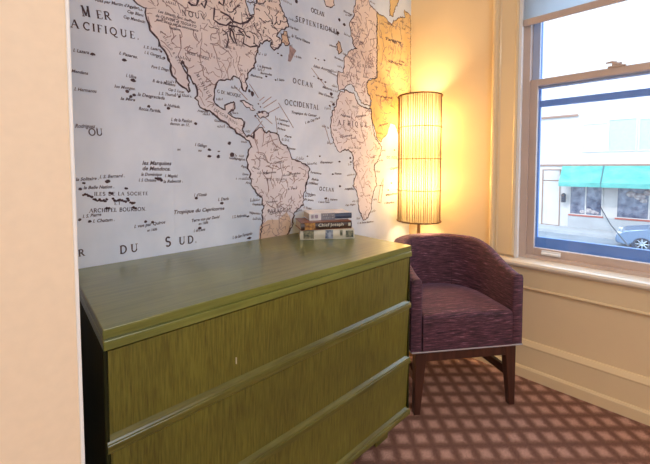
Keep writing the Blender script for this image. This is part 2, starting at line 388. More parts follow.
def lathe(bm, prof, seg=48, cx=0, cy=0, mi=0, axis='z'):
    rings = []
    for r, z in prof:
        ring = []
        for k in range(seg):
            a = 2 * math.pi * k / seg
            p = (cx + r * math.cos(a), cy + r * math.sin(a), z) if axis == 'z' else (z, cx + r * math.cos(a), cy + r * math.sin(a))
            ring.append(bm.verts.new(p))
        rings.append(ring)
    for i in range(len(rings) - 1):
        for k in range(seg):
            f = bm.faces.new((rings[i][k], rings[i][(k + 1) % seg], rings[i + 1][(k + 1) % seg], rings[i + 1][k])); f.material_index = mi
    return bm
MAP = {
 'america': [(-1.7679,1.8446),(-1.7529,1.8148),(-1.7468,1.8027),(-1.7341,1.7925),(-1.7145,1.7879),(-1.7046,1.782),(-1.7106,1.7675),(-1.7054,1.7473),(-1.6957,1.7283),(-1.6945,1.7067),(-1.6792,1.6959),(-1.6656,1.6808),(-1.659,1.6601),(-1.645,1.6483),(-1.6381,1.6309),(-1.6312,1.6134),(-1.6219,1.5682),(-1.6051,1.5475),(-1.591,1.5259),(-1.5674,1.5145),(-1.5555,1.501),(-1.5523,1.5088),(-1.5575,1.5557),(-1.566,1.5815),(-1.5803,1.615),(-1.5761,1.6164),(-1.5686,1.6022),(-1.5602,1.5704),(-1.5422,1.5522),(-1.521,1.5184),(-1.5182,1.5033),(-1.5311,1.4828),(-1.5158,1.4598),(-1.4937,1.4403),(-1.4542,1.4254),(-1.434,1.4079),(-1.4063,1.3972),(-1.3852,1.3824),(-1.3635,1.3706),(-1.3563,1.3644),(-1.3341,1.3454),(-1.3038,1.3229),(-1.2843,1.3204),(-1.2767,1.2925),(-1.2928,1.2674),(-1.3011,1.2321),(-1.2977,1.197),(-1.2823,1.1686),(-1.279,1.1187),(-1.279,1.1169),(-1.2552,1.08),(-1.2225,1.0527),(-1.2145,1.0154),(-1.2234,0.972),(-1.2241,0.9132),(-1.2373,0.8597),(-1.25,0.7988),(-1.2238,0.7169),(-1.168,0.6658),(-1.0962,0.7215),(-1.0833,0.7907),(-1.0771,0.8561),(-1.048,0.8918),(-1.0429,0.9229),(-1.0328,0.9695),(-0.998,0.9864),(-0.9725,1.0005),(-0.9722,1.045),(-0.9566,1.0847),(-0.9512,1.117),(-0.9617,1.0992),(-0.9354,1.1472),(-0.93,1.1879),(-0.9662,1.2163),(-1.0064,1.2319),(-1.0454,1.2392),(-1.0548,1.2701),(-1.0688,1.2967),(-1.1058,1.3143),(-1.1238,1.3398),(-1.137,1.3614),(-1.1721,1.3665),(-1.2063,1.3679),(-1.2186,1.385),(-1.2476,1.3721),(-1.2639,1.3568),(-1.2642,1.3334),(-1.2863,1.3448),(-1.2974,1.3358),(-1.3149,1.3604),(-1.3224,1.3668),(-1.3142,1.4088),(-1.3406,1.4201),(-1.37,1.424),(-1.388,1.4322),(-1.3548,1.4627),(-1.3582,1.4825),(-1.3909,1.4752),(-1.402,1.4473),(-1.4264,1.4544),(-1.4466,1.4715),(-1.4461,1.5039),(-1.4385,1.5503),(-1.4279,1.5715),(-1.4035,1.5756),(-1.3714,1.5777),(-1.3601,1.5977),(-1.3306,1.5914),(-1.3195,1.5762),(-1.3123,1.5466),(-1.3009,1.538),(-1.2968,1.5593),(-1.3002,1.5931),(-1.292,1.622),(-1.2562,1.6565),(-1.2477,1.6931),(-1.2441,1.7211),(-1.2305,1.7606),(-1.2007,1.7861),(-1.162,1.8048),(-1.1678,1.7753),(-1.1455,1.7617),(-1.1165,1.7826),(-1.1045,1.819),(-1.1334,1.8308),(-1.1011,1.8716),(-1.064,1.8888),(-1.0679,1.925),(-1.1003,1.9597),(-1.1173,2.0056),(-1.1254,2.0688)],
 'hudson': [(-1.3064,2.0056),(-1.2953,1.9482),(-1.2876,1.9243),(-1.273,1.8871),(-1.2576,1.8917),(-1.2487,1.9427),(-1.2411,1.9657),(-1.2351,2.0305)],
 'newf': [(-1.1042,1.8478),(-1.0744,1.8676),(-1.0656,1.8383),(-1.0567,1.8112),(-1.081,1.7957),(-1.1016,1.8101)],
 'bank': [(-1.0568,1.8063),(-1.0135,1.7867),(-1.0325,1.7576),(-1.0513,1.7241),(-1.0665,1.7258),(-1.0571,1.767)],
 'cuba': [(-1.3282,1.4931),(-1.3091,1.5024),(-1.2782,1.4855),(-1.2546,1.4601),(-1.2785,1.461),(-1.3094,1.4783)],
 'hisp': [(-1.2466,1.4504),(-1.2136,1.461),(-1.1798,1.4537),(-1.1971,1.436),(-1.2346,1.4324)],
 'gb': [(-0.7331,1.8829),(-0.7175,1.9071),(-0.7017,1.9014),(-0.6873,1.8601),(-0.7175,1.8366)],
 'eur': [(-0.5616,2.2655),(-0.57,2.1821),(-0.5887,2.132),(-0.5953,2.0766),(-0.6272,2.0333),(-0.6136,1.9754),(-0.5948,1.9179),(-0.5603,1.9004),(-0.6285,1.8733),(-0.6712,1.8214),(-0.6711,1.7789),(-0.6776,1.7421),(-0.7198,1.7387),(-0.7253,1.682),(-0.7135,1.6318),(-0.653,1.6683),(-0.6112,1.6865),(-0.5681,1.6463),(-0.5235,1.5868),(-0.4496,1.5775),(-0.4309,1.6169),(-0.4594,1.6438),(-0.4784,1.6958),(-0.46,1.7352),(-0.3786,1.7615),(-0.3819,2.1693),(-0.4157,2.1773),(-0.4536,2.2017),(-0.4818,2.2933)],
 'africa': [(-0.708,1.6202),(-0.6529,1.6425),(-0.594,1.6366),(-0.5502,1.5775),(-0.4961,1.5599),(-0.4305,1.5612),(-0.4252,1.4935),(-0.4096,1.4371),(-0.3942,1.3897),(-0.3556,1.3477),(-0.3242,1.3292),(-0.3394,1.2741),(-0.4004,1.2045),(-0.3924,1.1506),(-0.3767,1.0911),(-0.4068,1.0431),(-0.4214,0.9851),(-0.4284,0.9269),(-0.4577,0.8809),(-0.501,0.8661),(-0.5295,0.9167),(-0.5506,0.9752),(-0.5577,1.0319),(-0.5917,1.08),(-0.5851,1.126),(-0.565,1.158),(-0.592,1.1952),(-0.5922,1.2502),(-0.6056,1.282),(-0.6383,1.3036),(-0.6828,1.2977),(-0.7076,1.2837),(-0.7441,1.3174),(-0.7679,1.368),(-0.7795,1.4185),(-0.7795,1.4185),(-0.7736,1.4702),(-0.7618,1.514),(-0.732,1.5518)],
 'asia': [(-0.3819,2.1693),(-0.3572,2.1581),(-0.3171,2.1636),(-0.2863,2.1568),(-0.2652,2.1406),(-0.2334,2.1366),(-0.1862,2.1758),(-0.1353,2.2101),(-0.0825,2.2207),(-0.0902,2.27),(-0.0549,2.2605),(-0.0139,2.2522),(-0.0009,1.4757),(-0.0779,1.4422),(-0.1352,1.3769),(-0.1591,1.457),(-0.1819,1.4849),(-0.2368,1.4909),(-0.2579,1.4563),(-0.2786,1.4155),(-0.3402,1.3602),(-0.3706,1.3842),(-0.3947,1.4333),(-0.4233,1.4936),(-0.44,1.5602),(-0.4309,1.6169),(-0.4594,1.6438),(-0.4784,1.6958),(-0.46,1.7352),(-0.3786,1.7615)],
 'novaya': [(-0.2482,2.3113),(-0.1372,2.3479),(-0.148,2.3181),(-0.1699,2.285),(-0.1958,2.2445),(-0.2179,2.1861),(-0.2552,2.1849),(-0.2505,2.2405)],
 'green': [(-0.8369,2.1694),(-0.8371,2.1065),(-0.8155,2.0764),(-0.7786,2.0719),(-0.7484,2.0975),(-0.756,2.1383),(-0.7483,2.2003)],
 'mada': [(-0.3377,1.0757),(-0.3072,1.127),(-0.3169,1.0487),(-0.3316,0.9644),(-0.3622,0.9731)],
 'lakes': [[(-1.3715,1.8046),(-1.3577,1.7868),(-1.3441,1.7427),(-1.3583,1.7479),(-1.372,1.7702),(-1.3715,1.8046)],[(-1.3853,1.8136),(-1.343,1.8166),(-1.309,1.8126),(-1.2944,1.7899),(-1.2743,1.7861)],[(-1.3335,1.8061),(-1.3044,1.7874),(-1.3099,1.7508),(-1.2748,1.7457),(-1.2384,1.7588)],[(-1.4163,1.8593),(-1.3801,1.8532),(-1.357,1.8342),(-1.3234,1.8349),(-1.2886,1.8534),(-1.2628,1.883)],[(-1.5504,1.8582),(-1.5387,1.8501),(-1.5186,1.8525),(-1.5099,1.879)],[(-1.4978,1.871),(-1.4856,1.8547),(-1.4767,1.8817),(-1.489,1.8978)],[(-1.4426,1.8679),(-1.4479,1.817),(-1.4216,1.8078),(-1.39,1.8081),(-1.3664,1.8316)],[(-1.4246,1.8983),(-1.4024,1.8886),(-1.3974,1.9153)],[(-1.4085,1.7862),(-1.3859,1.7752),(-1.3816,1.7508),(-1.3914,1.7143)]],
 'rivers': [[(-1.6116,1.8463),(-1.5741,1.8352),(-1.5589,1.8205),(-1.5272,1.8221)],[(-1.4695,1.8108),(-1.4352,1.7874),(-1.4224,1.7574),(-1.4187,1.7123),(-1.3824,1.6993),(-1.3641,1.6776)],[(-1.4958,1.7509),(-1.5006,1.7134),(-1.5055,1.6719),(-1.5024,1.6158),(-1.4948,1.5765),(-1.4568,1.55),(-1.4348,1.5493)],[(-1.5879,1.7193),(-1.5813,1.6705),(-1.5934,1.6368),(-1.5596,1.5888)],[(-1.4539,1.7164),(-1.4371,1.6746),(-1.4202,1.6235),(-1.4163,1.5819)],[(-1.3737,1.6583),(-1.3883,1.6211),(-1.3842,1.5832)],[(-1.3255,1.6901),(-1.3406,1.6476),(-1.3168,1.608)],[(-1.2496,1.27),(-1.212,1.2663),(-1.1737,1.2145),(-1.1335,1.2195),(-1.0918,1.2298)],[(-1.1999,1.3708),(-1.2171,1.2992),(-1.1555,1.3306),(-1.1323,1.3367)],[(-1.2591,1.3575),(-1.2492,1.3025),(-1.2391,1.2609)],[(-1.2184,1.1859),(-1.1915,1.1281),(-1.1864,1.0798)],[(-1.1567,1.2048),(-1.1687,1.1468),(-1.1462,1.1071)],[(-1.1158,1.2197),(-1.1044,1.1652),(-1.1227,1.1161)],[(-1.1247,0.8976),(-1.1181,0.9668),(-1.1354,1.013),(-1.1753,1.0598)],[(-1.1241,0.9674),(-1.0755,0.9983),(-1.0441,1.0316)],[(-1.1175,1.0365),(-1.087,1.0848),(-1.1108,1.1157)],[(-1.1472,0.9992),(-1.1982,1.0275)],[(-1.1723,1.3537),(-1.1443,1.3021),(-1.0974,1.2842)],[(-1.2711,1.2325),(-1.2178,1.2426),(-1.1849,1.2192)],[(-0.62,1.8235),(-0.5685,1.7756),(-0.5507,1.7081)],[(-0.5338,1.9005),(-0.4884,1.8389),(-0.5062,1.7514)],[(-0.5946,1.8288),(-0.6282,1.7529),(-0.6694,1.6998)],[(-0.4806,2.092),(-0.4617,2.0134),(-0.5161,1.9401)],[(-0.5608,2.046),(-0.543,1.9807),(-0.5777,1.9138)],[(-0.6611,1.5869),(-0.6023,1.5243),(-0.6275,1.44),(-0.5584,1.3977)],[(-0.5142,1.5337),(-0.5227,1.4242),(-0.4856,1.3287)],[(-0.4755,1.1806),(-0.5303,1.1077),(-0.4932,1.0197)],[(-0.3464,2.068),(-0.305,1.9652),(-0.3445,1.843)],[(-0.2439,2.1209),(-0.2099,1.9741),(-0.2511,1.8095)],[(-0.1459,2.1608),(-0.1098,2.0236),(-0.153,1.8539)],[(-0.3027,1.7362),(-0.2812,1.6623),(-0.3119,1.6196)],[(-0.2068,1.7122),(-0.1502,1.64),(-0.0685,1.609)],[(-0.3419,1.5521),(-0.28,1.5457),(-0.194,1.5679)],[(-0.3027,1.7362),(-0.271,1.6896),(-0.2914,1.6351),(-0.2382,1.6158)]],
 'spokes': [[(-1.3563,1.5575),(-1.2932,1.5045)],[(-1.2821,1.5782),(-1.236,1.5212)],[(-1.2308,1.508),(-1.2036,1.5302)],[(-1.2149,1.4961),(-1.1647,1.5355)],[(-1.2096,1.478),(-1.1363,1.5249)],[(-1.1935,1.4516),(-1.1192,1.4932)],[(-1.1249,1.5119),(-1.0351,1.3975)],[(-1.2052,1.3846),(-1.2372,1.4193)],[(-1.28,1.3424),(-1.2158,1.4166)],[(-1.1429,1.4472),(-1.1321,1.3659)],[(-0.9154,1.7206),(-0.8091,1.6328)],[(-0.8243,1.4298),(-0.7797,1.3224)],[(-1.2581,1.4358),(-1.2319,1.4198)],[(-1.2101,1.4405),(-1.1604,1.4072)]],
 'big': [('M', -1.8991, 1.701, -1.8763, 1.704, 0.033), ('ER', -1.8608, 1.7052, -1.8147, 1.7106, 0.0255), ('A', -1.9302, 1.6561, -1.9103, 1.6569, 0.026), ('CIFIQUE.', -1.9022, 1.6575, -1.7289, 1.6656, 0.0241), ('OU', -1.8931, 1.3077, -1.8511, 1.3102, 0.0222), ('R', -1.9313, 0.9007, -1.9148, 0.9015, 0.0221), ('DU', -1.8182, 0.8893, -1.7469, 0.8893, 0.0276), ('S', -1.6565, 0.8906, -1.6372, 0.8907, 0.0355), ('UD.', -1.6105, 0.8905, -1.5324, 0.8892, 0.0287), ('NOUV.', -1.5795, 1.7973, -1.4695, 1.8088, 0.0207), ('OCEAN', -0.9168, 2.009, -0.8229, 2.0106, 0.0219), ('SEPTENTRIONAL', -1.0187, 1.9341, -0.7175, 1.9447, 0.024), ('OCEAN', -1.0422, 1.6243, -0.9021, 1.6185, 0.0235), ('OCCIDENTAL', -1.0906, 1.5093, -0.8618, 1.5072, 0.0246), ('OCEAN', -0.8668, 1.0723, -0.7506, 1.0599, 0.0201), ('AFRIQUE', -0.7332, 1.4406, -0.4582, 1.4436, 0.0271), ('PARAGUAY', -1.1931, 0.9788, -1.0508, 0.9758, 0.0169), ('NOUV MEXIQUE', -1.5583, 1.6522, -1.4681, 1.6452, 0.0109), ('MEXIQUE', -1.5278, 1.5787, -1.4708, 1.4896, 0.0131), ('CALIFORNIE', -1.6613, 1.7154, -1.5903, 1.6025, 0.0084), ('G DE MEXIQUE', -1.4362, 1.5162, -1.3241, 1.5111, 0.0126), ('ILES DE LA SOCIETE', -1.8831, 1.1028, -1.7136, 1.0953, 0.0119), ('ARCHIPEL BOURBON.', -1.8988, 1.0463, -1.7211, 1.0376, 0.0129), ('ET', -1.8257, 1.0668, -1.8028, 1.0664, 0.0107), ('BRESIL', -1.1998, 1.1332, -1.1107, 1.1326, 0.0117), ('OC. INDIEN', -0.277, 1.2549, -0.1336, 1.2538, 0.0161), ('CANADA', -1.3091, 1.8082, -1.2106, 1.8662, 0.0099), ('NOUV. BRETAGNE', -1.2414, 1.9477, -1.1034, 1.9435, 0.0102), ('EUROPE', -0.5686, 1.7991, -0.4226, 1.8093, 0.0156), ('ESPAGNE NOUV.', -1.4543, 1.4415, -1.3396, 1.3833, 0.0104)],
 'small': [('I. Lazara', -1.9271, 1.5784, -1.8838, 1.5795, 0.0105), ('I. Pasares.', -1.7964, 1.5979, -1.7381, 1.5955, 0.0107), ('Mendana', -1.9338, 1.5108, -1.8885, 1.5102, 0.0099), ('I. Ulloa', -1.7768, 1.5231, -1.7438, 1.5217, 0.0115), ('los Monges.', -1.8134, 1.4795, -1.7474, 1.48, 0.0107), ('la Mira', -1.7957, 1.4393, -1.749, 1.44, 0.0107), ('la Desgraciada', -1.7413, 1.4617, -1.6476, 1.4587, 0.0119), ('Rocca Partida.', -1.7383, 1.4101, -1.6624, 1.4078, 0.0119), ('I. Hermanos', -1.9275, 1.4525, -1.8658, 1.4535, 0.0107), ('la Nublada.', -1.6503, 1.4351, -1.5907, 1.4327, 0.0109), ('I. de la Passion', -1.6258, 1.3799, -1.5453, 1.3799, 0.0127), ('decouv. en 17..', -1.6298, 1.3649, -1.5544, 1.3638, 0.0111), ('I. S. Thomas', -1.6684, 1.4752, -1.6043, 1.4764, 0.0108), ('I. Gallego', -1.5349, 1.2868, -1.4856, 1.2825, 0.0124), ('au', -1.6048, 1.2662, -1.5917, 1.2666, 0.0095), ('au', -1.5221, 1.2647, -1.5071, 1.2643, 0.0099), ('. Rodriguez .', -1.9352, 1.33, -1.8678, 1.3338, 0.0127), ('les Marquises', -1.7313, 1.2088, -1.6279, 1.2076, 0.0149), ('de Mendoce.', -1.7308, 1.1888, -1.6328, 1.1861, 0.0149), ('la Dominique', -1.7363, 1.1688, -1.6644, 1.1659, 0.0113), ('I. Magdal.', -1.6532, 1.1618, -1.6054, 1.1592, 0.011), ('I. S. Christine', -1.7444, 1.1475, -1.6845, 1.1449, 0.0109), ('la Rebecca .', -1.6596, 1.1387, -1.5865, 1.1395, 0.0118), ('la Solitaire .', -1.9318, 1.1544, -1.8679, 1.1574, 0.0108), ('I. S. Bernard .', -1.8652, 1.1614, -1.7897, 1.1647, 0.0113), ('la Belle Nation .', -1.9117, 1.1261, -1.8229, 1.1264, 0.0111), ('I. S. Pierre', -1.9165, 1.029, -1.8636, 1.0319, 0.011), ('I. Chatam .', -1.889, 1.0103, -1.8247, 1.0095, 0.0112), ('I. vue par Quiros', -1.7634, 0.9762, -1.6549, 0.9817, 0.0118), ('en 1606', -1.7202, 0.9572, -1.6851, 0.958, 0.0099), ("I. d'Osnab", -1.5421, 1.0797, -1.4892, 1.0791, 0.0121), ('I. Davis', -1.4399, 1.0542, -1.3895, 1.056, 0.0127), ('Tropique du Capricorne', -1.6221, 1.0146, -1.4117, 1.0136, 0.015), ('Terre vue par David', -1.5534, 0.9751, -1.4334, 0.9797, 0.0123), ('en 1686', -1.5253, 0.9595, -1.4844, 0.9615, 0.011), ('I. de Davis', -1.5465, 0.9329, -1.4978, 0.9333, 0.0113), ('I. S. Ambroise', -1.3746, 0.9719, -1.3054, 0.9735, 0.0132), ('I. de San Fernando', -1.3746, 0.8789, -1.2755, 0.8861, 0.0138), ('Les Savants font des Pays', -1.6644, 1.7831, -1.5224, 1.7799, 0.0104), ('de QUIVIRA et TEGUAYO', -1.6729, 1.764, -1.5202, 1.7629, 0.0112), ("dont on n'a pas de connoissance", -1.6711, 1.7498, -1.5123, 1.7498, 0.0104), ('certaine', -1.6235, 1.7337, -1.5838, 1.7343, 0.01), ("vues par Martin d'Aguilar", -1.8621, 1.7608, -1.728, 1.7738, 0.0104), ('Cap Blanc', -1.7665, 1.7509, -1.7133, 1.7516, 0.0107), ('Cap Mendocin', -1.7789, 1.7284, -1.7092, 1.7296, 0.0107), ('I. S. Lazare', -1.7166, 1.6386, -1.6573, 1.641, 0.0096), ('I. S. Clement', -1.7144, 1.6191, -1.6564, 1.6172, 0.0097), ('Port S. Diego', -1.6924, 1.5712, -1.6299, 1.5694, 0.0106), ('B. de la Madalena', -1.6891, 1.5199, -1.6072, 1.5156, 0.0107), ('Cap S. Lucas', -1.6337, 1.4962, -1.5732, 1.4941, 0.0101), ('I. la Bermude', -1.2396, 1.6628, -1.1634, 1.6644, 0.0112), ('Bermudes', -1.224, 1.6337, -1.1603, 1.6357, 0.0108), ('I. Sable', -1.132, 1.6187, -1.0885, 1.6221, 0.0106), ('Isles Acores', -0.9016, 1.7275, -0.7716, 1.7264, 0.0139), ('Tropique du Cancer', -1.0458, 1.4698, -0.879, 1.468, 0.0134), ('la Terre Neuve', -1.0442, 1.8486, -0.9257, 1.8414, 0.0141), ('Cap Raze', -1.053, 1.8903, -1.0001, 1.8896, 0.0109), ('I. de Sable', -1.0263, 1.754, -0.9817, 1.7534, 0.011), ('Equateur', -0.8555, 1.2203, -0.7598, 1.2198, 0.0122), ('I. S. Helene', -0.8179, 1.0132, -0.7254, 1.008, 0.0113), ('I. de la Trinite', -0.8692, 1.0046, -0.7878, 0.9976, 0.0111), ("l'Ascension", -0.749, 1.1576, -0.6933, 1.1555, 0.0114), ('Isles Canaries', -0.8672, 1.592, -0.7564, 1.5822, 0.013), ('Madere', -0.8384, 1.6283, -0.7717, 1.6243, 0.012), ('I. du Cap Verd', -0.9573, 1.4241, -0.8533, 1.4619, 0.0116), ('Galapagos I.', -1.3849, 1.2363, -1.2969, 1.2276, 0.0116), ('Acapulco', -1.5224, 1.4275, -1.4762, 1.4266, 0.0091), ('Guatimala', -1.4507, 1.3931, -1.4011, 1.3931, 0.0094), ('le Chili', -1.2522, 1.0643, -1.2199, 1.0577, 0.0095), ('Payta', -1.3299, 1.2002, -1.2974, 1.1937, 0.01), ('Lima', -1.323, 1.164, -1.2927, 1.1616, 0.01), ('Arica', -1.3084, 1.1253, -1.2777, 1.1215, 0.0101), ('Coquimbo', -1.2738, 1.0236, -1.2258, 1.0171, 0.0104), ('Valparaiso', -1.2898, 0.9854, -1.2317, 0.9747, 0.0103), ('Cayenne', -1.0731, 1.29, -1.0232, 1.2866, 0.0106), ('Para', -1.0908, 1.3488, -1.048, 1.3463, 0.011), ('Fernambouc', -0.9248, 1.1678, -0.847, 1.158, 0.0113), ('Bahia', -0.9181, 1.1304, -0.8688, 1.1236, 0.0119), ('I. Trinidad', -0.9387, 1.1097, -0.8717, 1.1019, 0.0113), ('Porto Seguro', -0.9593, 1.0577, -0.8904, 1.0431, 0.0112), ('Rio Janeiro', -0.9662, 1.0264, -0.9046, 1.0147, 0.0112), ('S. Vincent', -0.9731, 0.9847, -0.9188, 0.9716, 0.0112), ('la Guadeloupe', -1.1372, 1.4304, -1.0659, 1.423, 0.0098), ('la Martinique', -1.1316, 1.4096, -1.0599, 1.4006, 0.0098), ('Barbade', -1.1319, 1.3853, -1.0845, 1.3789, 0.0098), ('Bahama', -1.2765, 1.6152, -1.2135, 1.6133, 0.0096), ('C. de Bonne Esperance', -0.5563, 0.8523, -0.4061, 0.8479, 0.0113), ('Cap Negro', -0.6602, 0.9706, -0.5745, 0.9699, 0.0108), ('Angola', -0.6686, 1.0652, -0.601, 1.068, 0.0107), ('Guinee', -0.7015, 1.3657, -0.6019, 1.3831, 0.0128), ('Nigritie', -0.7015, 1.491, -0.6192, 1.4874, 0.0127), ('Abissinie', -0.5762, 1.4915, -0.4773, 1.5132, 0.0132), ('Norvege', -0.6779, 2.0805, -0.6038, 2.0799, 0.0113), ('Irlande', -0.7864, 1.8648, -0.7331, 1.8663, 0.0104), ('Ecosse', -0.7937, 1.9493, -0.7175, 1.9364, 0.0109), ('Bordeaux', -0.7486, 1.8078, -0.6776, 1.8003, 0.0106), ('Lisbonne', -0.8016, 1.7209, -0.7253, 1.7071, 0.0104), ('Maldives', -0.2745, 1.0068, -0.1533, 1.0135, 0.0135), ('Ceylan', -0.2333, 1.1789, -0.1442, 1.1919, 0.0135), ('I. Bourbon', -0.2951, 0.9551, -0.1865, 0.9538, 0.0135), ('Tartarie', -0.2952, 2.0182, -0.1214, 2.0343, 0.0169), ('Siberie', -0.273, 1.8828, -0.1078, 1.8895, 0.0171), ('Perse', -0.3427, 1.6411, -0.217, 1.6514, 0.0155), ('Arabie', -0.3612, 1.4548, -0.2582, 1.4825, 0.0142), ('Amazones', -1.2186, 1.1669, -1.1398, 1.1706, 0.0106), ('Tucuman', -1.1982, 1.0275, -1.1353, 1.0278, 0.0097), ('Perou', -1.2716, 1.1955, -1.2347, 1.186, 0.0093), ('Paraiba', -1.0618, 1.1595, -0.9918, 1.1635, 0.0102), ('S. Paul', -1.0748, 1.0842, -1.0118, 1.0864, 0.0102)],
 'islands': [(-1.874,1.5813,0.007,0.0043),(-1.7807,1.5809,0.0078,0.0048),(-1.7537,1.5135,0.0077,0.0058),(-1.7739,1.4721,0.0059,0.0052),(-1.7629,1.4551,0.0058,0.0052),(-1.7517,1.462,0.0058,0.0049),(-1.7043,1.4268,0.0053,0.0048),(-1.634,1.4278,0.0063,0.0046),(-1.5299,1.3771,0.0063,0.0049),(-1.5928,1.478,0.0046,0.0043),(-1.4746,1.2728,0.0074,0.005),(-1.4751,1.2459,0.0082,0.005),(-1.4354,1.245,0.0069,0.0073),(-1.3838,1.3043,0.0072,0.0063),(-1.4327,1.2669,0.0053,0.0026),(-1.91,1.147,0.0047,0.0037),(-1.921,1.1272,0.0045,0.0043),(-1.8419,1.1504,0.0071,0.0056),(-1.7857,1.123,0.0055,0.004),(-1.9251,1.0248,0.0046,0.0043),(-1.8977,1.0157,0.0048,0.0041),(-1.7251,0.9961,0.0047,0.0045),(-1.7013,0.9911,0.0047,0.0046),(-1.6754,1.1554,0.0098,0.0065),(-1.686,1.1579,0.0045,0.0033),(-1.6666,1.1505,0.0062,0.0053),(-1.5332,1.0726,0.006,0.0049),(-1.4228,1.0438,0.0079,0.006),(-1.5209,0.9464,0.0068,0.0057),(-1.2977,0.9732,0.007,0.0039),(-1.2913,0.8715,0.0101,0.0051),(-0.8669,1.6738,0.0072,0.0041),(-0.8484,1.6706,0.0086,0.0045),(-0.8164,1.6631,0.0069,0.0041),(-0.8991,1.6788,0.0047,0.0031),(-1.1927,1.6272,0.0056,0.004),(-1.14,1.6193,0.0044,0.0032),(-1.3704,1.2551,0.0098,0.009),(-0.7095,1.2304,0.0076,0.0044),(-0.7614,1.1589,0.0066,0.0038),(-0.7054,1.0888,0.0076,0.0054),(-0.8149,1.0252,0.0102,0.0048),(-0.9448,1.2555,0.0046,0.0036),(-0.8583,1.2583,0.0049,0.0037),(-0.7717,1.6055,0.0104,0.0085),(-0.7565,1.5489,0.0105,0.0076),(-0.7839,1.5379,0.0064,0.0047),(-1.1052,1.7439,0.006,0.0041),(-1.125,1.7492,0.005,0.0028),(-1.6559,1.6391,0.0037,0.0038),(-1.6456,1.6172,0.0037,0.0042),(-0.6203,1.2525,0.0072,0.006),(-0.6152,1.229,0.0073,0.005),(-1.0118,2.0323,0.0086,0.01),(-0.8235,1.7786,0.0062,0.0036),(-0.8876,1.7758,0.0053,0.0026),(-0.8666,1.7723,0.0048,0.0022),(-0.7097,2.0269,0.0081,0.0085),(-0.6714,2.0109,0.0096,0.0076),(-0.7214,1.952,0.01,0.0075),(-1.2673,1.5352,0.0089,0.0116),(-1.2825,1.5465,0.0061,0.0062),(-1.2363,1.4934,0.004,0.0036),(-1.2258,1.4808,0.0037,0.0032),(-1.2314,1.457,0.0073,0.0039),(-1.2529,1.4363,0.0054,0.0035),(-1.2153,1.454,0.0055,0.0036),(-0.2745,1.0135,0.0091,0.0045),(-0.2535,1.0457,0.0074,0.004),(-0.2214,1.0914,0.0075,0.0046),(-0.1909,1.3136,0.0076,0.0046),(-1.9123,1.1063,0.0045,0.0031),(-1.9079,1.1092,0.0035,0.0043),(-1.9028,1.1078,0.0035,0.0032),(-1.8986,1.1034,0.0045,0.0044),(-1.8931,1.101,0.0036,0.0032),(-1.8888,1.0986,0.0036,0.0044),(-1.8833,1.0909,0.0046,0.0032),(-1.879,1.0885,0.0037,0.0044),(-1.8738,1.0844,0.0037,0.0032),(-1.867,1.0877,0.0047,0.0044),(-1.8626,1.0836,0.0037,0.0033),(-1.8558,1.0848,0.0037,0.0044),(-1.8514,1.0812,0.0048,0.0033),(-1.8466,1.088,0.0038,0.0044),(-1.8369,1.1107,0.0039,0.0033),(-1.8313,1.1082,0.0049,0.0045),(-1.8281,1.0895,0.0039,0.0033),(-1.8236,1.0826,0.0039,0.0045),(-1.818,1.0806,0.005,0.0033),(-1.8118,1.0818,0.004,0.0046),(-1.807,1.0837,0.004,0.0034),(-1.7998,1.081,0.0051,0.0046),(-1.7926,1.0772,0.004,0.0034),(-1.7878,1.0757,0.0041,0.0046),(-1.7826,1.0866,0.0052,0.0034),(-1.7803,1.0797,0.0041,0.0046),(-1.7731,1.0713,0.0041,0.0034),(-1.7667,1.0686,0.0053,0.0047),(-1.7606,1.0693,0.0041,0.0034),(-1.8474,1.0571,0.0038,0.0045),(-1.8406,1.0566,0.0049,0.0033),(-1.7636,1.0525,0.0042,0.0047),(-1.7586,1.0487,0.0042,0.0034)],
}

# ================================================================= STRUCTURE
TH = -0.0639                       # the mural wall stands very slightly off square
CT, ST = math.cos(TH), math.sin(TH)
def wallA(s, d, z):                # s along the mural wall from the corner (negative to the left), d out into the room
    return Vector((s * CT + d * ST, s * ST - d * CT, z))
ROOM_X, ROOM_Y, CEIL = -3.7, -3.7, 2.75

tag(obj('floor', B(ROOM_X, 0.0, ROOM_Y, 0.30, -0.1, 0.0), M['carpet']), kind='structure')
tag(obj('ceiling', B(ROOM_X, 0.2, ROOM_Y, 0.40, CEIL, CEIL + 0.1), M['ceiling']), kind='structure')
o = obj('wall_north', B(-3.9, 0.22, 0.0, 0.14, 0, CEIL), M['wall']); o.rotation_euler = (0, 0, TH)
tag(o, kind='structure')
tag(obj('wall_south', B(ROOM_X - .1, 0.2, ROOM_Y - 0.12, ROOM_Y, 0, CEIL), M['wall']), kind='structure')
tag(obj('wall_west', B(ROOM_X - 0.12, ROOM_X, ROOM_Y, 0.4, 0, CEIL), M['wall']), kind='structure')
WY0, WY1, WZ0, WZ1 = -1.53, -0.69, 0.655, 2.28       # window opening
bm = bmesh.new()
box(bm, 0, 0.2, WY1, 0.2, 0, CEIL); box(bm, 0, 0.2, ROOM_Y, WY0, 0, CEIL)
box(bm, 0, 0.2, WY0, WY1, 0, WZ0); box(bm, 0, 0.2, WY0, WY1, WZ1, CEIL)
tag(obj('wall_east', bm, M['wall']), kind='structure')
# wall stub at the left with a bullnosed corner
tag(obj('wall_left', B(ROOM_X, -2.052, -0.62, 0.11, 0, CEIL, bev=0.006, seg=3), M['stub']), kind='structure')

tag(obj('bead_highlight', B(-2.0555, -2.0503, -0.6225, -0.600, 0, CEIL, bev=0.0015), M['white']), kind='structure')  # white strip added for the bright highlight along the corner bead

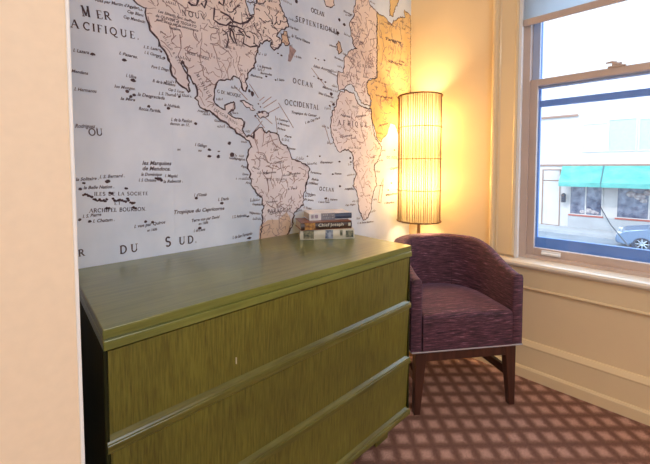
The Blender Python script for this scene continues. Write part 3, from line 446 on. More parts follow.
# baseboard under the window
prof = [(0, 0), (-0.030, 0), (-0.030, 0.052), (-0.024, 0.062), (-0.018, 0.064), (-0.018, 0.176), (-0.021, 0.182), (-0.021, 0.186), (-0.014, 0.200), (-0.008, 0.211), (0, 0.213)]
tag(obj('baseboard_east', prism(bmesh.new(), prof, lambda a, b, t: (a, t, b), ROOM_Y, -0.006), M['trim']), kind='structure')
prof2 = [(-a, b) for a, b in prof]
tag(obj('baseboard_north', prism(bmesh.new(), prof2, lambda a, b, t: wallA(t, a, b), -2.0, -0.034), M['trim']), kind='structure')

# ---- window
win = empty('window_1', (0, -1.11, 0.66)); tag(win, kind='structure')
def W(name, bm, m, parent=None, smooth=None, label=None):
    for v in bm.verts: v.co -= Vector((0, -1.11, 0.66))
    o = obj(name, bm, m, parent or win, smooth)
    if label: o['label'] = label
    return o
def rect_frame(bm, x0, x1, y0, y1, z0, z1, l, r, b, t, bev=0.002):
    """frame lying in the plane of the wall; y1 is the left side as seen from the room"""
    box(bm, x0, x1, y1 - l, y1, z0, z1, bev); box(bm, x0, x1, y0, y0 + r, z0, z1, bev)
    box(bm, x0, x1, y0 + r, y1 - l, z0, z0 + b, bev); box(bm, x0, x1, y0 + r, y1 - l, z1 - t, z1, bev)
    return bm
# moulded casing: left, right and head
cp = [(0.0, 0), (0.0, -0.024), (0.010, -0.030), (0.020, -0.030), (0.026, -0.022), (0.034, -0.020), (0.040, -0.024), (0.048, -0.020), (0.118, -0.018), (0.124, -0.022), (0.132, -0.020), (0.135, -0.010), (0.135, 0)]
bm = bmesh.new(); prism(bm, cp, lambda a, b, t: (b, -0.552 - a, t), 0.690, 2.42); W('side_casing', bm, M['trim'])
bm = bmesh.new(); prism(bm, cp, lambda a, b, t: (b, -1.668 + a, t), 0.690, 2.42); W('side_casing', bm, M['trim'])
bm = bmesh.new(); prism(bm, cp, lambda a, b, t: (b, t, 2.418 - a), -1.53, -0.69); W('head_casing', bm, M['trim'])
# jamb lining, white
bm = bmesh.new()
box(bm, -0.012, 0.20, WY1 - 0.013, WY1 + 0.002, WZ0 + 0.02, WZ1); box(bm, -0.012, 0.20, WY0 - 0.002, WY0 + 0.013, WZ0 + 0.02, WZ1)
box(bm, -0.012, 0.20, WY0, WY1, WZ1 - 0.013, WZ1)
W('jamb_lining', bm, M['white'])
bm = bmesh.new()
box(bm, -0.008, 0.024, -0.704, -0.684, WZ0 + 0.02, WZ1 - 0.01, 0.003); box(bm, -0.008, 0.024, -1.536, -1.516, WZ0 + 0.02, WZ1 - 0.01, 0.003)
W('stop_bead', bm, M['white'])
# outer vinyl frame
W('window_frame', rect_frame(bmesh.new(), 0.022, 0.11, -1.517, -0.703, 0.675, 2.267, 0.036, 0.036, 0.022, 0.04), M['vinyl'])
# sashes
SY0, SY1 = -1.481, -0.739
ls = W('lower_sash', rect_frame(bmesh.new(), 0.036, 0.066, SY0, SY1, 0.690, 1.686, 0.036, 0.036, 0.050, 0.036), M['vinyl'])
W('pane', B(0.050, 0.053, SY0 + 0.036, SY1 - 0.036, 0.740, 1.650), M['glass'], ls)
us = W('upper_sash', rect_frame(bmesh.new(), 0.072, 0.100, SY0, SY1, 1.640, 2.245, 0.036, 0.036, 0.04, 0.04), M['upper_frame'])
W('pane', B(0.085, 0.088, SY0 + 0.036, SY1 - 0.036, 1.68, 2.205), M['glass'], us)
bm = bmesh.new(); box(bm, 0.028, 0.062, -1.145, -1.075, 1.686, 1.694, 0.003); box(bm, 0.034, 0.056, -1.13, -1.09, 1.694, 1.708, 0.005)
tube(bm, [(0.045, -1.11, 1.708), (0.040, -1.09, 1.714), (0.034, -1.068, 1.712)], [0.007, 0.006, 0.004])
W('sash_lock', bm, M['vinyl'], ls, label='raised window catch on the meeting rail')
bm = bmesh.new(); box(bm, 0.018, 0.036, -0.905, -0.815, 0.712, 0.721, 0.003); box(bm, 0.030, 0.036, -0.905, -0.815, 0.706, 0.732, 0.002)
W('sash_lift', bm, M['white'], ls, label='small white finger lift')
# storm window outside
st = W('storm_window', rect_frame(bmesh.new(), 0.125, 0.150, -1.515, -0.705, 0.680, 2.265, 0.068, 0.104, 0.108, 0.05), M['storm'], label='outer storm frame tinted with the blue of the sky')
W('storm_rail', B(0.120, 0.150, -1.411, -0.773, 1.545, 1.580, 0.003), M['storm'], st)
# stool and apron
sp = [(0.022, 0.656), (0.022, 0.678), (-0.040, 0.6705), (-0.052, 0.666), (-0.058, 0.656), (-0.056, 0.645), (-0.046, 0.638), (-0.030, 0.634), (-0.022, 0.626), (0.0, 0.626), (0.0, 0.656)]
W('window_sill', prism(bmesh.new(), sp, lambda a, b, t: (a, t, b), -1.72, -0.50), M['stool'])
bm = bmesh.new(); box(bm, -0.018, 0, -1.70, -0.52, 0.524, 0.628, 0.002)
prism(bm, [(0, 0.510), (-0.020, 0.510), (-0.024, 0.516), (-0.022, 0.522), (-0.016, 0.526), (0, 0.526)], lambda a, b, t: (a, t, b), -1.70, -0.52)
W('apron', bm, M['trim'])
# roller blind
rb = empty('roller_blind', (0.002, -1.11, 2.0))
tag(rb, 'white roller blind lowered a little way over the top of the window', 'blind')
def RB(name, bm, m):
    for v in bm.verts: v.co -= Vector((0.002, -1.11, 2.0))
    return obj(name, bm, m, rb)
RB('fabric', B(0.0005, 0.0015, -1.512, -0.708, 2.010, 2.225), M['blind'])
RB('bottom_bar', B(-0.006, 0.008, -1.514, -0.706, 1.982, 2.018, 0.003), M['vinyl'])
bm = bmesh.new(); tube(bm, [(0.0, -1.512, 2.24), (0.0, -0.708, 2.24)], 0.016, 16); RB('roller', bm, M['white'])

# ================================================================= MAP MURAL
# strokes of a small roman capital alphabet: (weight, points), weight 1 = thick, 0 = thin; unit cap height
def arc(cx, cy, rx, ry, a0, a1, n=14):
    return [(cx + rx * math.cos(R(a0 + (a1 - a0) * i / n)), cy + ry * math.sin(R(a0 + (a1 - a0) * i / n))) for i in range(n + 1)]
GL = {
 'A': (.80, [(0, [(.04, 0), (.40, 1)]), (1, [(.40, 1), (.74, 0)]), (0, [(.18, .36), (.60, .36)])]),
 'B': (.68, [(1, [(.15, 0), (.15, 1)]), (.6, [(.15, 1), (.40, 1)] + arc(.40, .76, .18, .24, 90, -90) + [(.15, .52)]), (.7, [(.15, .52), (.42, .52)] + arc(.42, .26, .22, .26, 90, -90) + [(.15, 0)])]),
 'C': (.76, [(.9, arc(.44, .5, .38, .5, 48, 312)), (0, [(.70, .68), (.70, 1.0)])]),
 'D': (.80, [(1, [(.15, 0), (.15, 1)]), (.8, [(.15, 1), (.36, 1)] + arc(.36, .5, .38, .5, 90, -90) + [(.15, 0)])]),
 'E': (.66, [(1, [(.15, 0), (.15, 1)]), (0, [(.15, 1), (.58, 1), (.58, .82)]), (0, [(.15, .5), (.48, .5)]), (0, [(.15, 0), (.62, 0), (.62, .2)])]),
 'F': (.62, [(1, [(.15, 0), (.15, 1)]), (0, [(.15, 1), (.58, 1), (.58, .82)]), (0, [(.15, .5), (.48, .5)])]),
 'G': (.80, [(.9, arc(.44, .5, .38, .5, 48, 330)), (1, [(.72, 0.05), (.72, .42)]), (0, [(.58, .42), (.80, .42)])]),
 'I': (.32, [(1, [(.16, 0), (.16, 1)])]),
 'L': (.60, [(1, [(.15, 0), (.15, 1)]), (0, [(.15, 0), (.56, 0), (.56, .22)])]),
 'M': (.98, [(0, [(.14, 0), (.14, 1)]), (1, [(.14, 1), (.48, .05)]), (0, [(.48, .05), (.82, 1)]), (1, [(.82, 0), (.82, 1)])]),
 'N': (.84, [(0, [(.14, 0), (.14, 1)]), (1, [(.14, 1), (.70, 0)]), (0, [(.70, 0), (.70, 1)])]),
 'O': (.88, [(.8, arc(.44, .5, .38, .5, 0, 360, 22))]),
 'P': (.66, [(1, [(.15, 0), (.15, 1)]), (.7, [(.15, 1), (.38, 1)] + arc(.38, .74, .20, .26, 90, -90) + [(.15, .48)])]),
 'Q': (.88, [(.8, arc(.44, .5, .38, .5, 0, 360, 22)), (.8, [(.40, .05), (.60, -.22), (.92, -.26)])]),
 'R': (.76, [(1, [(.15, 0), (.15, 1)]), (.7, [(.15, 1), (.38, 1)] + arc(.38, .75, .20, .25, 90, -90) + [(.15, .5)]), (.9, [(.36, .5), (.70, 0)])]),
 'S': (.60, [(.9, arc(.30, .75, .22, .25, 30, 180, 8) + arc(.30, .75, .22, .25, 180, 250, 5)[1:] + arc(.30, .25, .24, .27, 70, -30, 8) + arc(.30, .25, .24, .25, -30, -150, 8)[1:])]),
 'T': (.70, [(1, [(.35, 0), (.35, 1)]), (0, [(.04, .82), (.04, 1), (.66, 1), (.66, .82)])]),
 'U': (.82, [(1, [(.14, 1), (.14, .35)]), (.8, arc(.41, .33, .27, .33, 180, 360)), (0, [(.68, .33), (.68, 1)])]),
 'V': (.78, [(1, [(.04, 1), (.40, 0)]), (0, [(.40, 0), (.74, 1)])]),
 'X': (.78, [(1, [(.06, 1), (.70, 0)]), (0, [(.08, 0), (.68, 1)])]),
 'H': (.84, [(1, [(.15, 0), (.15, 1)]), (1, [(.69, 0), (.69, 1)]), (0, [(.15, .5), (.69, .5)])]),
 'Y': (.74, [(1, [(.04, 1), (.37, .48)]), (0, [(.70, 1), (.37, .48)]), (1, [(.37, .48), (.37, 0)])]),
 '.': (.30, [(1.4, [(.12, .03), (.20, .03)])]),
 ' ': (.45, []),
}
SERIF = set('ABDEFHILMNPRTUVXY')
mb = bmesh.new()
D0 = 0.0022
def mv(s, z, d): return mb.verts.new(wallA(s, d, z))
def ribbon(pts, w, d, mi):
    """flat ink line of width w"""
    n = len(pts)
    if n < 2: return
    L_, R_ = [], []
    for i, p in enumerate(pts):
        a = pts[max(i - 1, 0)]; b = pts[min(i + 1, n - 1)]
        dx, dy = b[0] - a[0], b[1] - a[1]; l = math.hypot(dx, dy) or 1e-6
        ww = (w[i] if isinstance(w, list) else w) / 2
        nx, ny = -dy / l * ww, dx / l * ww
        L_.append(mv(p[0] + nx, p[1] + ny, d)); R_.append(mv(p[0] - nx, p[1] - ny, d))
    for i in range(n - 1):
        f = mb.faces.new((L_[i], L_[i + 1], R_[i + 1], R_[i])); f.material_index = mi
def fill(poly, d, mi):
    vs = [mv(p[0], p[1], d) for p in poly]
    for t in tessellate_polygon([[Vector((p[0], p[1], 0)) for p in poly]]):
        try:
            f = mb.faces.new([vs[i] for i in t]); f.material_index = mi
        except ValueError: pass
def wobble(pts, amp, step, rnd, closed=False):
    out = []
    P = pts + ([pts[0]] if closed else [])
    for a, b in zip(P[:-1], P[1:]):
        l = math.hypot(b[0] - a[0], b[1] - a[1]); n = max(1, int(l / step))
        for k in range(n):
            t = k / n
            j = 0 if k == 0 else 1
            out.append((a[0] + (b[0] - a[0]) * t + rnd.uniform(-amp, amp) * (0.4 + 0.6 * j), a[1] + (b[1] - a[1]) * t + rnd.uniform(-amp, amp) * (0.4 + 0.6 * j)))
    out.append(P[-1] if not closed else out[0])
    return out
def inside(p, poly):
    c = False; j = len(poly) - 1
    for i in range(len(poly)):
        xi, yi = poly[i]; xj, yj = poly[j]
        if (yi > p[1]) != (yj > p[1]) and p[0] < (xj - xi) * (p[1] - yi) / (yj - yi) + xi: c = not c
        j = i
    return c
rnd = random.Random(4)
# paper: the mural hangs in strips
SEAMS = [-2.06, -1.62, -1.11, -0.6024, -0.0085]
for a, b in zip(SEAMS[:-1], SEAMS[1:]):
    vs = [mv(a + 0.0001, 0.02, D0), mv(b - 0.0001, 0.02, D0), mv(b - 0.0001, 2.74, D0), mv(a + 0.0001, 2.74, D0)]
    mb.faces.new(vs).material_index = 0
    for q in (a + 0.0001, b - 0.0001):
        mb.faces.new([mv(q, 0.02, 0.0003), mv(q, 0.02, D0), mv(q, 2.74, D0), mv(q, 2.74, 0.0003)]).material_index = 0
coasts = {'america': 1, 'eur': 1, 'africa': 1, 'asia': 2, 'novaya': 2, 'newf': 3, 'bank': 5, 'cuba': 1, 'hisp': 1, 'gb': 3, 'green': 1, 'mada': 1, 'hudson': 0}
polys = {}
for nm, mi in coasts.items():
    P = wobble(MAP[nm], 0.0062 if nm not in ('bank', 'mada') else 0.002, 0.011, rnd, True)[:-1]
    P = [(min(p[0], -0.0095), min(p[1], 2.735)) for p in P]
    polys[nm] = P
    dd = D0 + (0.0005 if nm not in ('hudson', 'newf') else 0.0009)
    fill(P, dd, mi)
    if nm != 'bank':
        w = {'america': 0.0070, 'africa': 0.0062, 'eur': 0.0052, 'asia': 0.0045, 'mada': 0.003}.get(nm, 0.0055)
        Q = P + [P[0]]
        ribbon(Q, [w * rnd.uniform(0.55, 1.25) for _ in Q], D0 + 0.0013, 4)
        for k in range(0, len(P) - 3, 3):      # short dark strokes thickening the shore
            if rnd.random() < 0.55 and nm in ('america', 'africa', 'eur', 'asia'):
                ribbon([(q[0] + rnd.uniform(-.006, .006), q[1] + rnd.uniform(-.006, .006)) for q in P[k:k + 3]], w * 0.5, D0 + 0.0012, 4)
# Patagonia is hand-tinted tan
fill([(p[0], p[1]) for p in [(-1.245, 0.80), (-1.235, 0.92), (-1.19, 0.945), (-1.13, 0.94), (-1.08, 0.975), (-1.055, 0.93), (-1.06, 0.87), (-1.10, 0.80)]], D0 + 0.0008, 3)
for L_ in MAP['lakes']:
    Q = wobble(L_, 0.003, 0.02, rnd); ribbon(Q, [0.009 * rnd.uniform(0.5, 1.2) for _ in Q], D0 + 0.0013, 4)
for L_ in MAP['rivers']:
    Q = wobble(L_, 0.006, 0.02, rnd); ribbon(Q, [0.0038 * rnd.uniform(0.6, 1.3) for _ in Q], D0 + 0.0011, 5)
for L_ in MAP['spokes']:
    ribbon(wobble(L_, 0.0015, 0.03, rnd), 0.0035, D0 + 0.0012, 5)
# small rivers, hills and frontier dots over the land
def scatter(nm, n, w, ln, seed, mi=5, box_=None):
    r_ = random.Random(seed); P = polys[nm]
    xs = [p[0] for p in P]; zs = [p[1] for p in P]; k = 0
    bx = box_ or (min(xs), max(xs), min(zs), min(max(zs), 2.6))
    for _ in range(n * 12):
        if k >= n: break
        x, z = r_.uniform(bx[0], bx[1]), r_.uniform(bx[2], bx[3])
        if not inside((x, z), P): continue
        a = r_.uniform(0, 6.28); q = [(x, z)]
        for _s in range(r_.randint(2, 5)):
            a += r_.uniform(-0.9, 0.9); l = ln * r_.uniform(0.4, 1)
            x += math.cos(a) * l; z += math.sin(a) * l
            if not inside((x, z), P): break
            q.append((x, z))
        if len(q) > 1: ribbon(q, w * r_.uniform(0.6, 1.3), D0 + 0.0010 + 0.0001 * (k % 3), mi); k += 1
scatter('america', 420, 0.0030, 0.014, 1)
scatter('america', 70, 0.0042, 0.013, 21, 4, (-1.45, -1.0, 1.75, 2.6))
scatter('africa', 170, 0.0028, 0.013, 2)
scatter('eur', 170, 0.0034, 0.015, 3)
scatter('asia', 240, 0.0030, 0.016, 5)
# rows of place names too small to read, engraved as strings of slanting strokes
def scribble(s, z, ln, h, ang, r_, mi=6):
    x = 0.0
    while x < ln:
        a = h * r_.uniform(0.6, 1.0) * (1.5 if r_.random() < .2 else 1)
        c, q = math.cos(ang), math.sin(ang)
        T = lambda u, v: (s + u * c - v * q, z + u * q + v * c)
        ribbon([T(x, 0), T(x + a * .25, a)], h * 0.22, D0 + 0.0014, mi)
        if r_.random() < .6: ribbon([T(x, 0), T(x + h * .55, h * .1)], h * 0.16, D0 + 0.0014, mi)
        x += h * r_.uniform(0.5, 0.75)
        if r_.random() < .12: x += h * .6
r5 = random.Random(12)
allp = [polys[k] for k in ('america', 'africa', 'eur', 'asia')]
for nm, stp in (('america', 7), ('africa', 7), ('eur', 8)):
    P = polys[nm]; k = 0
    while k < len(P):
        x, z = P[k]; k += stp + r5.randint(-2, 3)
        if z > 2.5 or z < 0.87: continue
        ln = r5.uniform(0.03, 0.065)
        for x0 in (x + 0.012, x - 0.012 - ln):
            if -2.0 < x0 and x0 + ln < -0.02 and not any(inside((x0 + f * ln, z), Q) for Q in allp for f in (0, .5, 1)):
                scribble(x0, z, ln, 0.0105, r5.uniform(-.12, .12), r5); break
for nm, n in (('america', 46), ('africa', 16), ('eur', 22), ('asia', 26)):
    P = polys[nm]; xs = [p[0] for p in P]; zs = [p[1] for p in P]; k = 0
    while k < n:
        x, z = r5.uniform(min(xs), max(xs)), r5.uniform(max(0.87, min(zs)), min(2.45, max(zs))); ln = r5.uniform(.03, .06)
        k += 0.34
        if inside((x, z), P) and inside((x + ln, z), P): scribble(x, z, ln, 0.010, r5.uniform(-.1, .1), r5); k += 0.66
# words
def word(w, s0, z0, s1, z1, h):
    adv = sum(GL[c][0] for c in w if c in GL)
    L_ = math.hypot(s1 - s0, z1 - z0); ux, uz = (s1 - s0) / L_, (z1 - z0) / L_
    sc = L_ / adv                                     # advance per unit
    gx = min(h, sc * 1.0)
    x = 0.0
    for c in w:
        a_, st_ = GL[c]
        off = x * sc + max(0, (a_ * sc - a_ * gx)) / 2
        T = lambda p: (s0 + ux * (off + p[0] * gx) - uz * p[1] * h, z0 + uz * (off + p[0] * gx) + ux * p[1] * h)
        for wt, pts in st_:
            ribbon([T(p) for p in pts], h * (0.075 + 0.10 * wt), D0 + 0.0014, 4)
            if c in SERIF and len(pts) == 2:
                for p in pts:
                    if (p[1] in (0, 1)) and not (c == 'A' and p[1] == 1) and not (c == 'M' and p == (.48, .05)) and not (c == 'V' and p[1] == 0):
                        ribbon([T((p[0] - .14, p[1])), T((p[0] + .14, p[1]))], h * 0.07, D0 + 0.0014, 4)
        x += a_
for w in MAP['big']: word(*w)
for s, z, a, b in MAP['islands']:
    a *= 1.15; b *= 1.15; P = []
    for k in range(11):
        t = 2 * math.pi * k / 11; r_ = rnd.uniform(0.75, 1.15)
        P.append((s + a * math.cos(t) * r_, z + b * math.sin(t) * r_))
    fill(P, D0 + 0.0014, 4)
# italic place names
def name_word(txt, s0, z0, s1, z1, h):
    cu = bpy.data.curves.new('place_name', 'FONT'); cu.body = txt; cu.size = 1; cu.shear = 0.3; cu.resolution_u = 2
    cu.offset = 0.022
    o_ = bpy.data.objects.new('place_name', cu); COL.objects.link(o_)
    me_ = o_.to_mesh(depsgraph=None)
    vs = [v.co.copy() for v in me_.vertices]; ps = [tuple(p.vertices) for p in me_.polygons]
    o_.to_mesh_clear(); bpy.data.objects.remove(o_); bpy.data.curves.remove(cu)
    if not vs: return
    x0 = min(v.x for v in vs); x1 = max(v.x for v in vs)
    L_ = math.hypot(s1 - s0, z1 - z0); ux, uz = (s1 - s0) / L_, (z1 - z0) / L_
    kx = L_ / (x1 - x0); kz = h / 0.70
    nv = []
    for v in vs:
        a = (v.x - x0) * kx; b = v.y * kz
        nv.append(mv(s0 + ux * a - uz * b, z0 + uz * a + ux * b, D0 + 0.0014))
    for p in ps:
        try: mb.faces.new([nv[i] for i in p]).material_index = 6
        except ValueError: pass
for w in MAP['small']: name_word(*w)
me = bpy.data.meshes.new('map_mural')
mb.to_mesh(me); mb.free()
for k in ('sea', 'land', 'ochre', 'tan', 'ink', 'river_ink', 'fine_ink'): me.materials.append(M[k])
mu = bpy.data.objects.new('map_mural', me); COL.objects.link(mu)
tag(mu, 'wall-sized antique sea chart mural covering the wall behind the green chest', 'wall map')

# ================================================================= CHEST OF DRAWERS
CW, CD, CH = 1.128, 0.5615, 0.860
chest = empty('chest_of_drawers', (-1.9835, -0.4407, 0), TH)
tag(chest, 'green stained wooden chest of drawers standing against the map mural', 'chest of drawers')
def CP(name, bm, m, parent=None, smooth=None, label=None):
    o = obj(name, bm, m, parent or chest, smooth)
    if label: o['label'] = label
    return o
M['b_chip'] = mat('bare_wood_chip', (0.50, 0.44, 0.30), 0.7, var=0.1)
bm = bmesh.new()
box(bm, 0, 0.008, 0.004, CD - 0.042, 0.105, 0.813, 0.0015); box(bm, CW - 0.010, CW, 0.006, CD - 0.042, 0.105, 0.813, 0.0015)
box(bm, 0.017, CW - 0.010, CD - 0.060, CD - 0.042, 0.110, 0.813); box(bm, 0.017, CW - 0.010, 0.022, CD - 0.060, 0.110, 0.128); box(bm, 0.017, CW - 0.010, 0.030, CD - 0.060, 0.795, 0.812)
CP('case', bm, M['shaded_case'])
bm = bmesh.new()
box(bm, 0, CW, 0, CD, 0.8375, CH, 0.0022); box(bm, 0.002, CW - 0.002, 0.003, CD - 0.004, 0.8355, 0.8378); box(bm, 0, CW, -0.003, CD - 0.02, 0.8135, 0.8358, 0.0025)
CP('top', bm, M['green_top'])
rails = (0.6167, 0.3698, 0.1383); tops = (0.8085, 0.5835, 0.3365)
for zr, zt_ in zip(rails, tops):
    bm = prism(bmesh.new(), [(0.014, zr - 0.004), (0.005, zt_), (0.024, zt_), (0.030, zr - 0.004)], lambda a, b, t: (t, a, b), 0.009, CW - 0.008)
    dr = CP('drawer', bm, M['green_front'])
    pr_ = [(0.014, zr + 0.003), (0.004, zr - 0.006), (0.002, zr - 0.010), (-0.001, zr - 0.011), (-0.002, zr - 0.013), (-0.002, zr - 0.028), (0.001, zr - 0.031), (0.022, zr - 0.031), (0.022, zr + 0.003)]
    if zr > 0.6:
        CP('paint_chip', B(0.3045, 0.3075, 0.0085, 0.012, 0.660, 0.678, 0.0008), M['b_chip'], dr, label='small pale chip in the green finish')
    CP('pull_rail', prism(bmesh.new(), pr_, lambda a, b, t: (t, a, b), 0.003, CW - 0.001), M['green_rail'], dr)
for uu in (0.06, CW - 0.17):
    for vv in (0.055, CD - 0.15):
        CP('foot', frustum(bmesh.new(), (uu + 0.055, vv + 0.03, 0.0), (0.040, 0.022), (uu + 0.055, vv + 0.03, 0.112), (0.055, 0.030), 0.004), M['green_front'])

# ================================================================= BOOKS
def bmat(name, c, r=0.35): return mat(name, c, r, var=0.06, scale=(20, 20, 20))
M['b_cream'] = bmat('cream_book_jacket', (0.66, 0.62, 0.50)); M['b_brown'] = bmat('dark_brown_book_jacket', (0.055, 0.028, 0.020))
M['b_navy'] = bmat('navy_book_jacket', (0.045, 0.065, 0.12)); M['b_white'] = bmat('white_book_jacket', (0.78, 0.76, 0.78))
M['b_grey'] = bmat('grey_spine_panel', (0.28, 0.27, 0.30)); M['b_violet'] = bmat('violet_print', (0.36, 0.26, 0.46))
M['b_orange'] = mat('orange_spine_picture', (0.12, 0.04, 0.01), 0.4, col2=(0.62, 0.30, 0.05), scale=(70, 70, 70))
M['b_olive'] = mat('olive_spine_picture', (0.04, 0.05, 0.03), 0.4, col2=(0.34, 0.32, 0.20), scale=(70, 70, 70))
M['b_blue'] = mat('blue_spine_picture', (0.06, 0.09, 0.17), 0.4, col2=(0.40, 0.46, 0.56), scale=(60, 60, 60))
M['b_russet'] = bmat('russet_book_jacket', (0.22, 0.075, 0.03))
def book(loc, rz, ln, dp, h, label, cover_top, spine_m, bands, words):
    b = empty('hardcover_book', loc, rz)
    tag(b, label, 'book', 'books stacked on the green chest')
    t = 0.003
    bm = bmesh.new()
    box(bm, 0, ln, 0, dp, 0, t, 0.0008, 1); box(bm, 0, ln, 0, dp, h - t, h, 0.0008, 1)
    obj('cover', bm, cover_top, b)
    bm = bmesh.new()
    n = 8; pts = [(0.004 - 0.006 * math.sin(math.pi * k / n), t * 0.2 + (h - t * 0.4) * k / n) for k in range(n + 1)] + [(0.007, h - t * 0.4), (0.007, t * 0.2)]
    prism(bm, pts, lambda a, c, q: (q, a, c), -0.0005, ln + 0.0005)
    obj('spine', bm, spine_m, b, 40)
    obj('page_block', B(0.004, ln - 0.004, 0.007, dp - 0.005, t, h - t), M['pages'], b)
    for a0, a1, z0, z1, mk in bands:
        obj('spine_print', B(ln * a0, ln * a1, -0.0030, -0.0015, h * z0, h * z1), M[mk], b)
    for txt, a0, a1, z0, hh, mk in words:
        cu = bpy.data.curves.new('spine_title', 'FONT'); cu.body = txt; cu.size = 1; cu.resolution_u = 2; cu.offset = 0.01
        o_ = bpy.data.objects.new('spine_title', cu); COL.objects.link(o_)
        me_ = o_.to_mesh(depsgraph=None)
        bm = bmesh.new(); bm.from_mesh(me_); o_.to_mesh_clear(); bpy.data.objects.remove(o_); bpy.data.curves.remove(cu)
        xs = [v.co.x for v in bm.verts]; x0, x1 = min(xs), max(xs)
        for v in bm.verts:
            v.co = Vector((ln * a0 + (v.co.x - x0) / (x1 - x0) * ln * (a1 - a0), -0.0036, h * z0 + v.co.y / 0.72 * h * hh))
        obj('spine_title', bm, M[mk], b)
    return b
book((-1.118, -0.081, CH), R(-38.5), 0.257, 0.150, 0.046, 'thick cream jacketed book with small pictures on its spine, lowest of the stack', M['b_cream'], M['b_cream'],
     [(0.06, 0.25, 0.10, 0.92, 'b_olive'), (0.46, 0.60, 0.06, 0.96, 'b_blue'), (0.73, 0.78, 0.35, 0.9, 'b_olive'), (0.84, 0.98, 0.15, 0.85, 'b_olive')],
     [])
book((-1.127, -0.098, CH + 0.046), R(-30), 0.247, 0.150, 0.037, 'dark brown jacketed book with pale title and orange picture, middle of the stack', M['b_russet'], M['b_brown'],
     [(0.07, 0.27, 0.08, 0.92, 'b_orange'), (0.93, 0.975, 0.35, 0.75, 'b_cream')],
     [('Chief Joseph', 0.33, 0.83, 0.42, 0.40, 'b_cream')])
book((-1.055, -0.075, CH + 0.083), R(-30), 0.216, 0.140, 0.033, 'white and navy jacketed book lying on top of the stack', M['b_white'], M['b_navy'],
     [(0.0, 0.27, 0.0, 1.0, 'b_white'), (0.04, 0.10, 0.3, 0.8, 'b_violet'), (0.13, 0.20, 0.3, 0.8, 'b_violet'), (0.27, 0.60, 0.0, 1.0, 'b_grey')]
     + [(0.31 + 0.045 * i, 0.34 + 0.045 * i, 0.56, 0.82, 'b_white') for i in range(6)] + [(0.33 + 0.05 * i, 0.365 + 0.05 * i, 0.22, 0.40, 'b_white') for i in range(5)],
     [])

# ================================================================= FLOOR LAMP
LX, LY = -0.160, -0.160
lamp = empty('floor_lamp', (LX, LY, 0))
tag(lamp, 'tall lit floor lamp with a cylindrical slatted rattan shade in the corner', 'floor lamp')
def LP(name, bm, m, parent=None, smooth=None, label=None):
    o = obj(name, bm, m, parent or lamp, smooth)
    if label: o['label'] = label
    return o
LP('base', lathe(bmesh.new(), [(0.0005, 0), (0.112, 0), (0.116, 0.006), (0.112, 0.014), (0.030, 0.020), (0.014, 0.030), (0.0005, 0.030)], 40), M['brass'], smooth=40)
LP('pole', tube(bmesh.new(), [(0, 0, 0.025), (0, 0, 0.93)], 0.0115, 20), M['brass'], smooth=40)
ZB, ZT, SR = 0.850, 1.650, 0.137
sh = LP('lamp_shade', lathe(bmesh.new(), [(SR - 0.008, ZB + 0.004), (SR - 0.008, ZT - 0.004), (SR - 0.0095, ZT - 0.004), (SR - 0.0095, ZB + 0.004), (SR - 0.008, ZB + 0.004)], 64), M['liner'], smooth=40, label='glowing cream paper liner')
bm = bmesh.new()
rs = random.Random(9)
NS = 62
for k in range(NS):
    a = 2 * math.pi * (k + rs.uniform(-0.28, 0.28)) / NS
    b = a + rs.uniform(-0.014, 0.014)
    w = rs.uniform(0.0014, 0.0024)
    tube(bm, [((SR - .003) * math.cos(a), (SR - .003) * math.sin(a), ZB), ((SR - .003) * math.cos(b), (SR - .003) * math.sin(b), ZT)], w, 5)
LP('rattan_slats', bm, M['rattan'], sh)
for i in range(5):
    z = ZB + (ZT - ZB) * i / 4
    rr = 0.0050 if i in (0, 4) else 0.0026
    LP('ring', tube(bmesh.new(), [(SR * math.cos(2 * math.pi * k / 64), SR * math.sin(2 * math.pi * k / 64), z) for k in range(64)], rr, 6, closed=True), M['rattan'], sh, smooth=60)
bm = bmesh.new()
for k in range(3):
    a = 2 * math.pi * k / 3 + 0.5
    tube(bm, [(0, 0, 0.92), ((SR - .009) * math.cos(a), (SR - .009) * math.sin(a), 0.92)], 0.002, 6)
LP('shade_support', bm, M['brass'], sh)
stem = LP('bulb_stem', tube(bmesh.new(), [(0, 0, 0.92), (0, 0, 1.44)], 0.007, 12), M['brass'])
for z in (1.06, 1.42):
    bm = bmesh.new(); bmesh.ops.create_uvsphere(bm, u_segments=16, v_segments=10, radius=0.040)
    for v in bm.verts: v.co += Vector((0.0, 0.0, z + 0.03))
    LP('light_bulb', bm, M['bulb'], smooth=60)
    l = light('bulb_light', 'POINT', (LX, LY, z + 0.03), 28 if z > 1.2 else 28, (1.0, 0.69, 0.34), shadow_soft_size=0.07)

# ================================================================= TUB CHAIR
CA = math.atan2(-0.61, 0.79)
chair = empty('tub_chair', (-0.519, -0.627, 0), CA)   # local x to the sitter's left as seen, y to the back
tag(chair, 'plum striped upholstered tub chair with dark wooden legs by the window', 'armchair')
def KP(name, bm, m, parent=None, smooth=None, label=None):
    o = obj(name, bm, m, parent or chair, smooth)
    if label: o['label'] = label
    return o
HW, VS, BR, Z0 = 0.288, 0.170, 0.315, 0.318
def path(off=0.0, n=34):
    P = []
    for k in range(6): P.append((-(HW - off), VS * k / 6, -1, 0))
    for k in range(n + 1):
        a = math.pi - math.pi * k / n
        e = 0.93
        c, s = math.cos(a), math.sin(a)
        x = (HW - off) * math.copysign(abs(c) ** e, c); y = (BR - off) * abs(s) ** e
        P.append((x, VS + y, c, s))
    for k in range(5, -1, -1): P.append((HW - off, VS * k / 6, 1, 0))
    return P
def ztop(v): 
    t = min(1, max(0, (v + 0.02) / 0.40)); return 0.668 + 0.118 * (t * t * (3 - 2 * t))
PO = path(0.0)
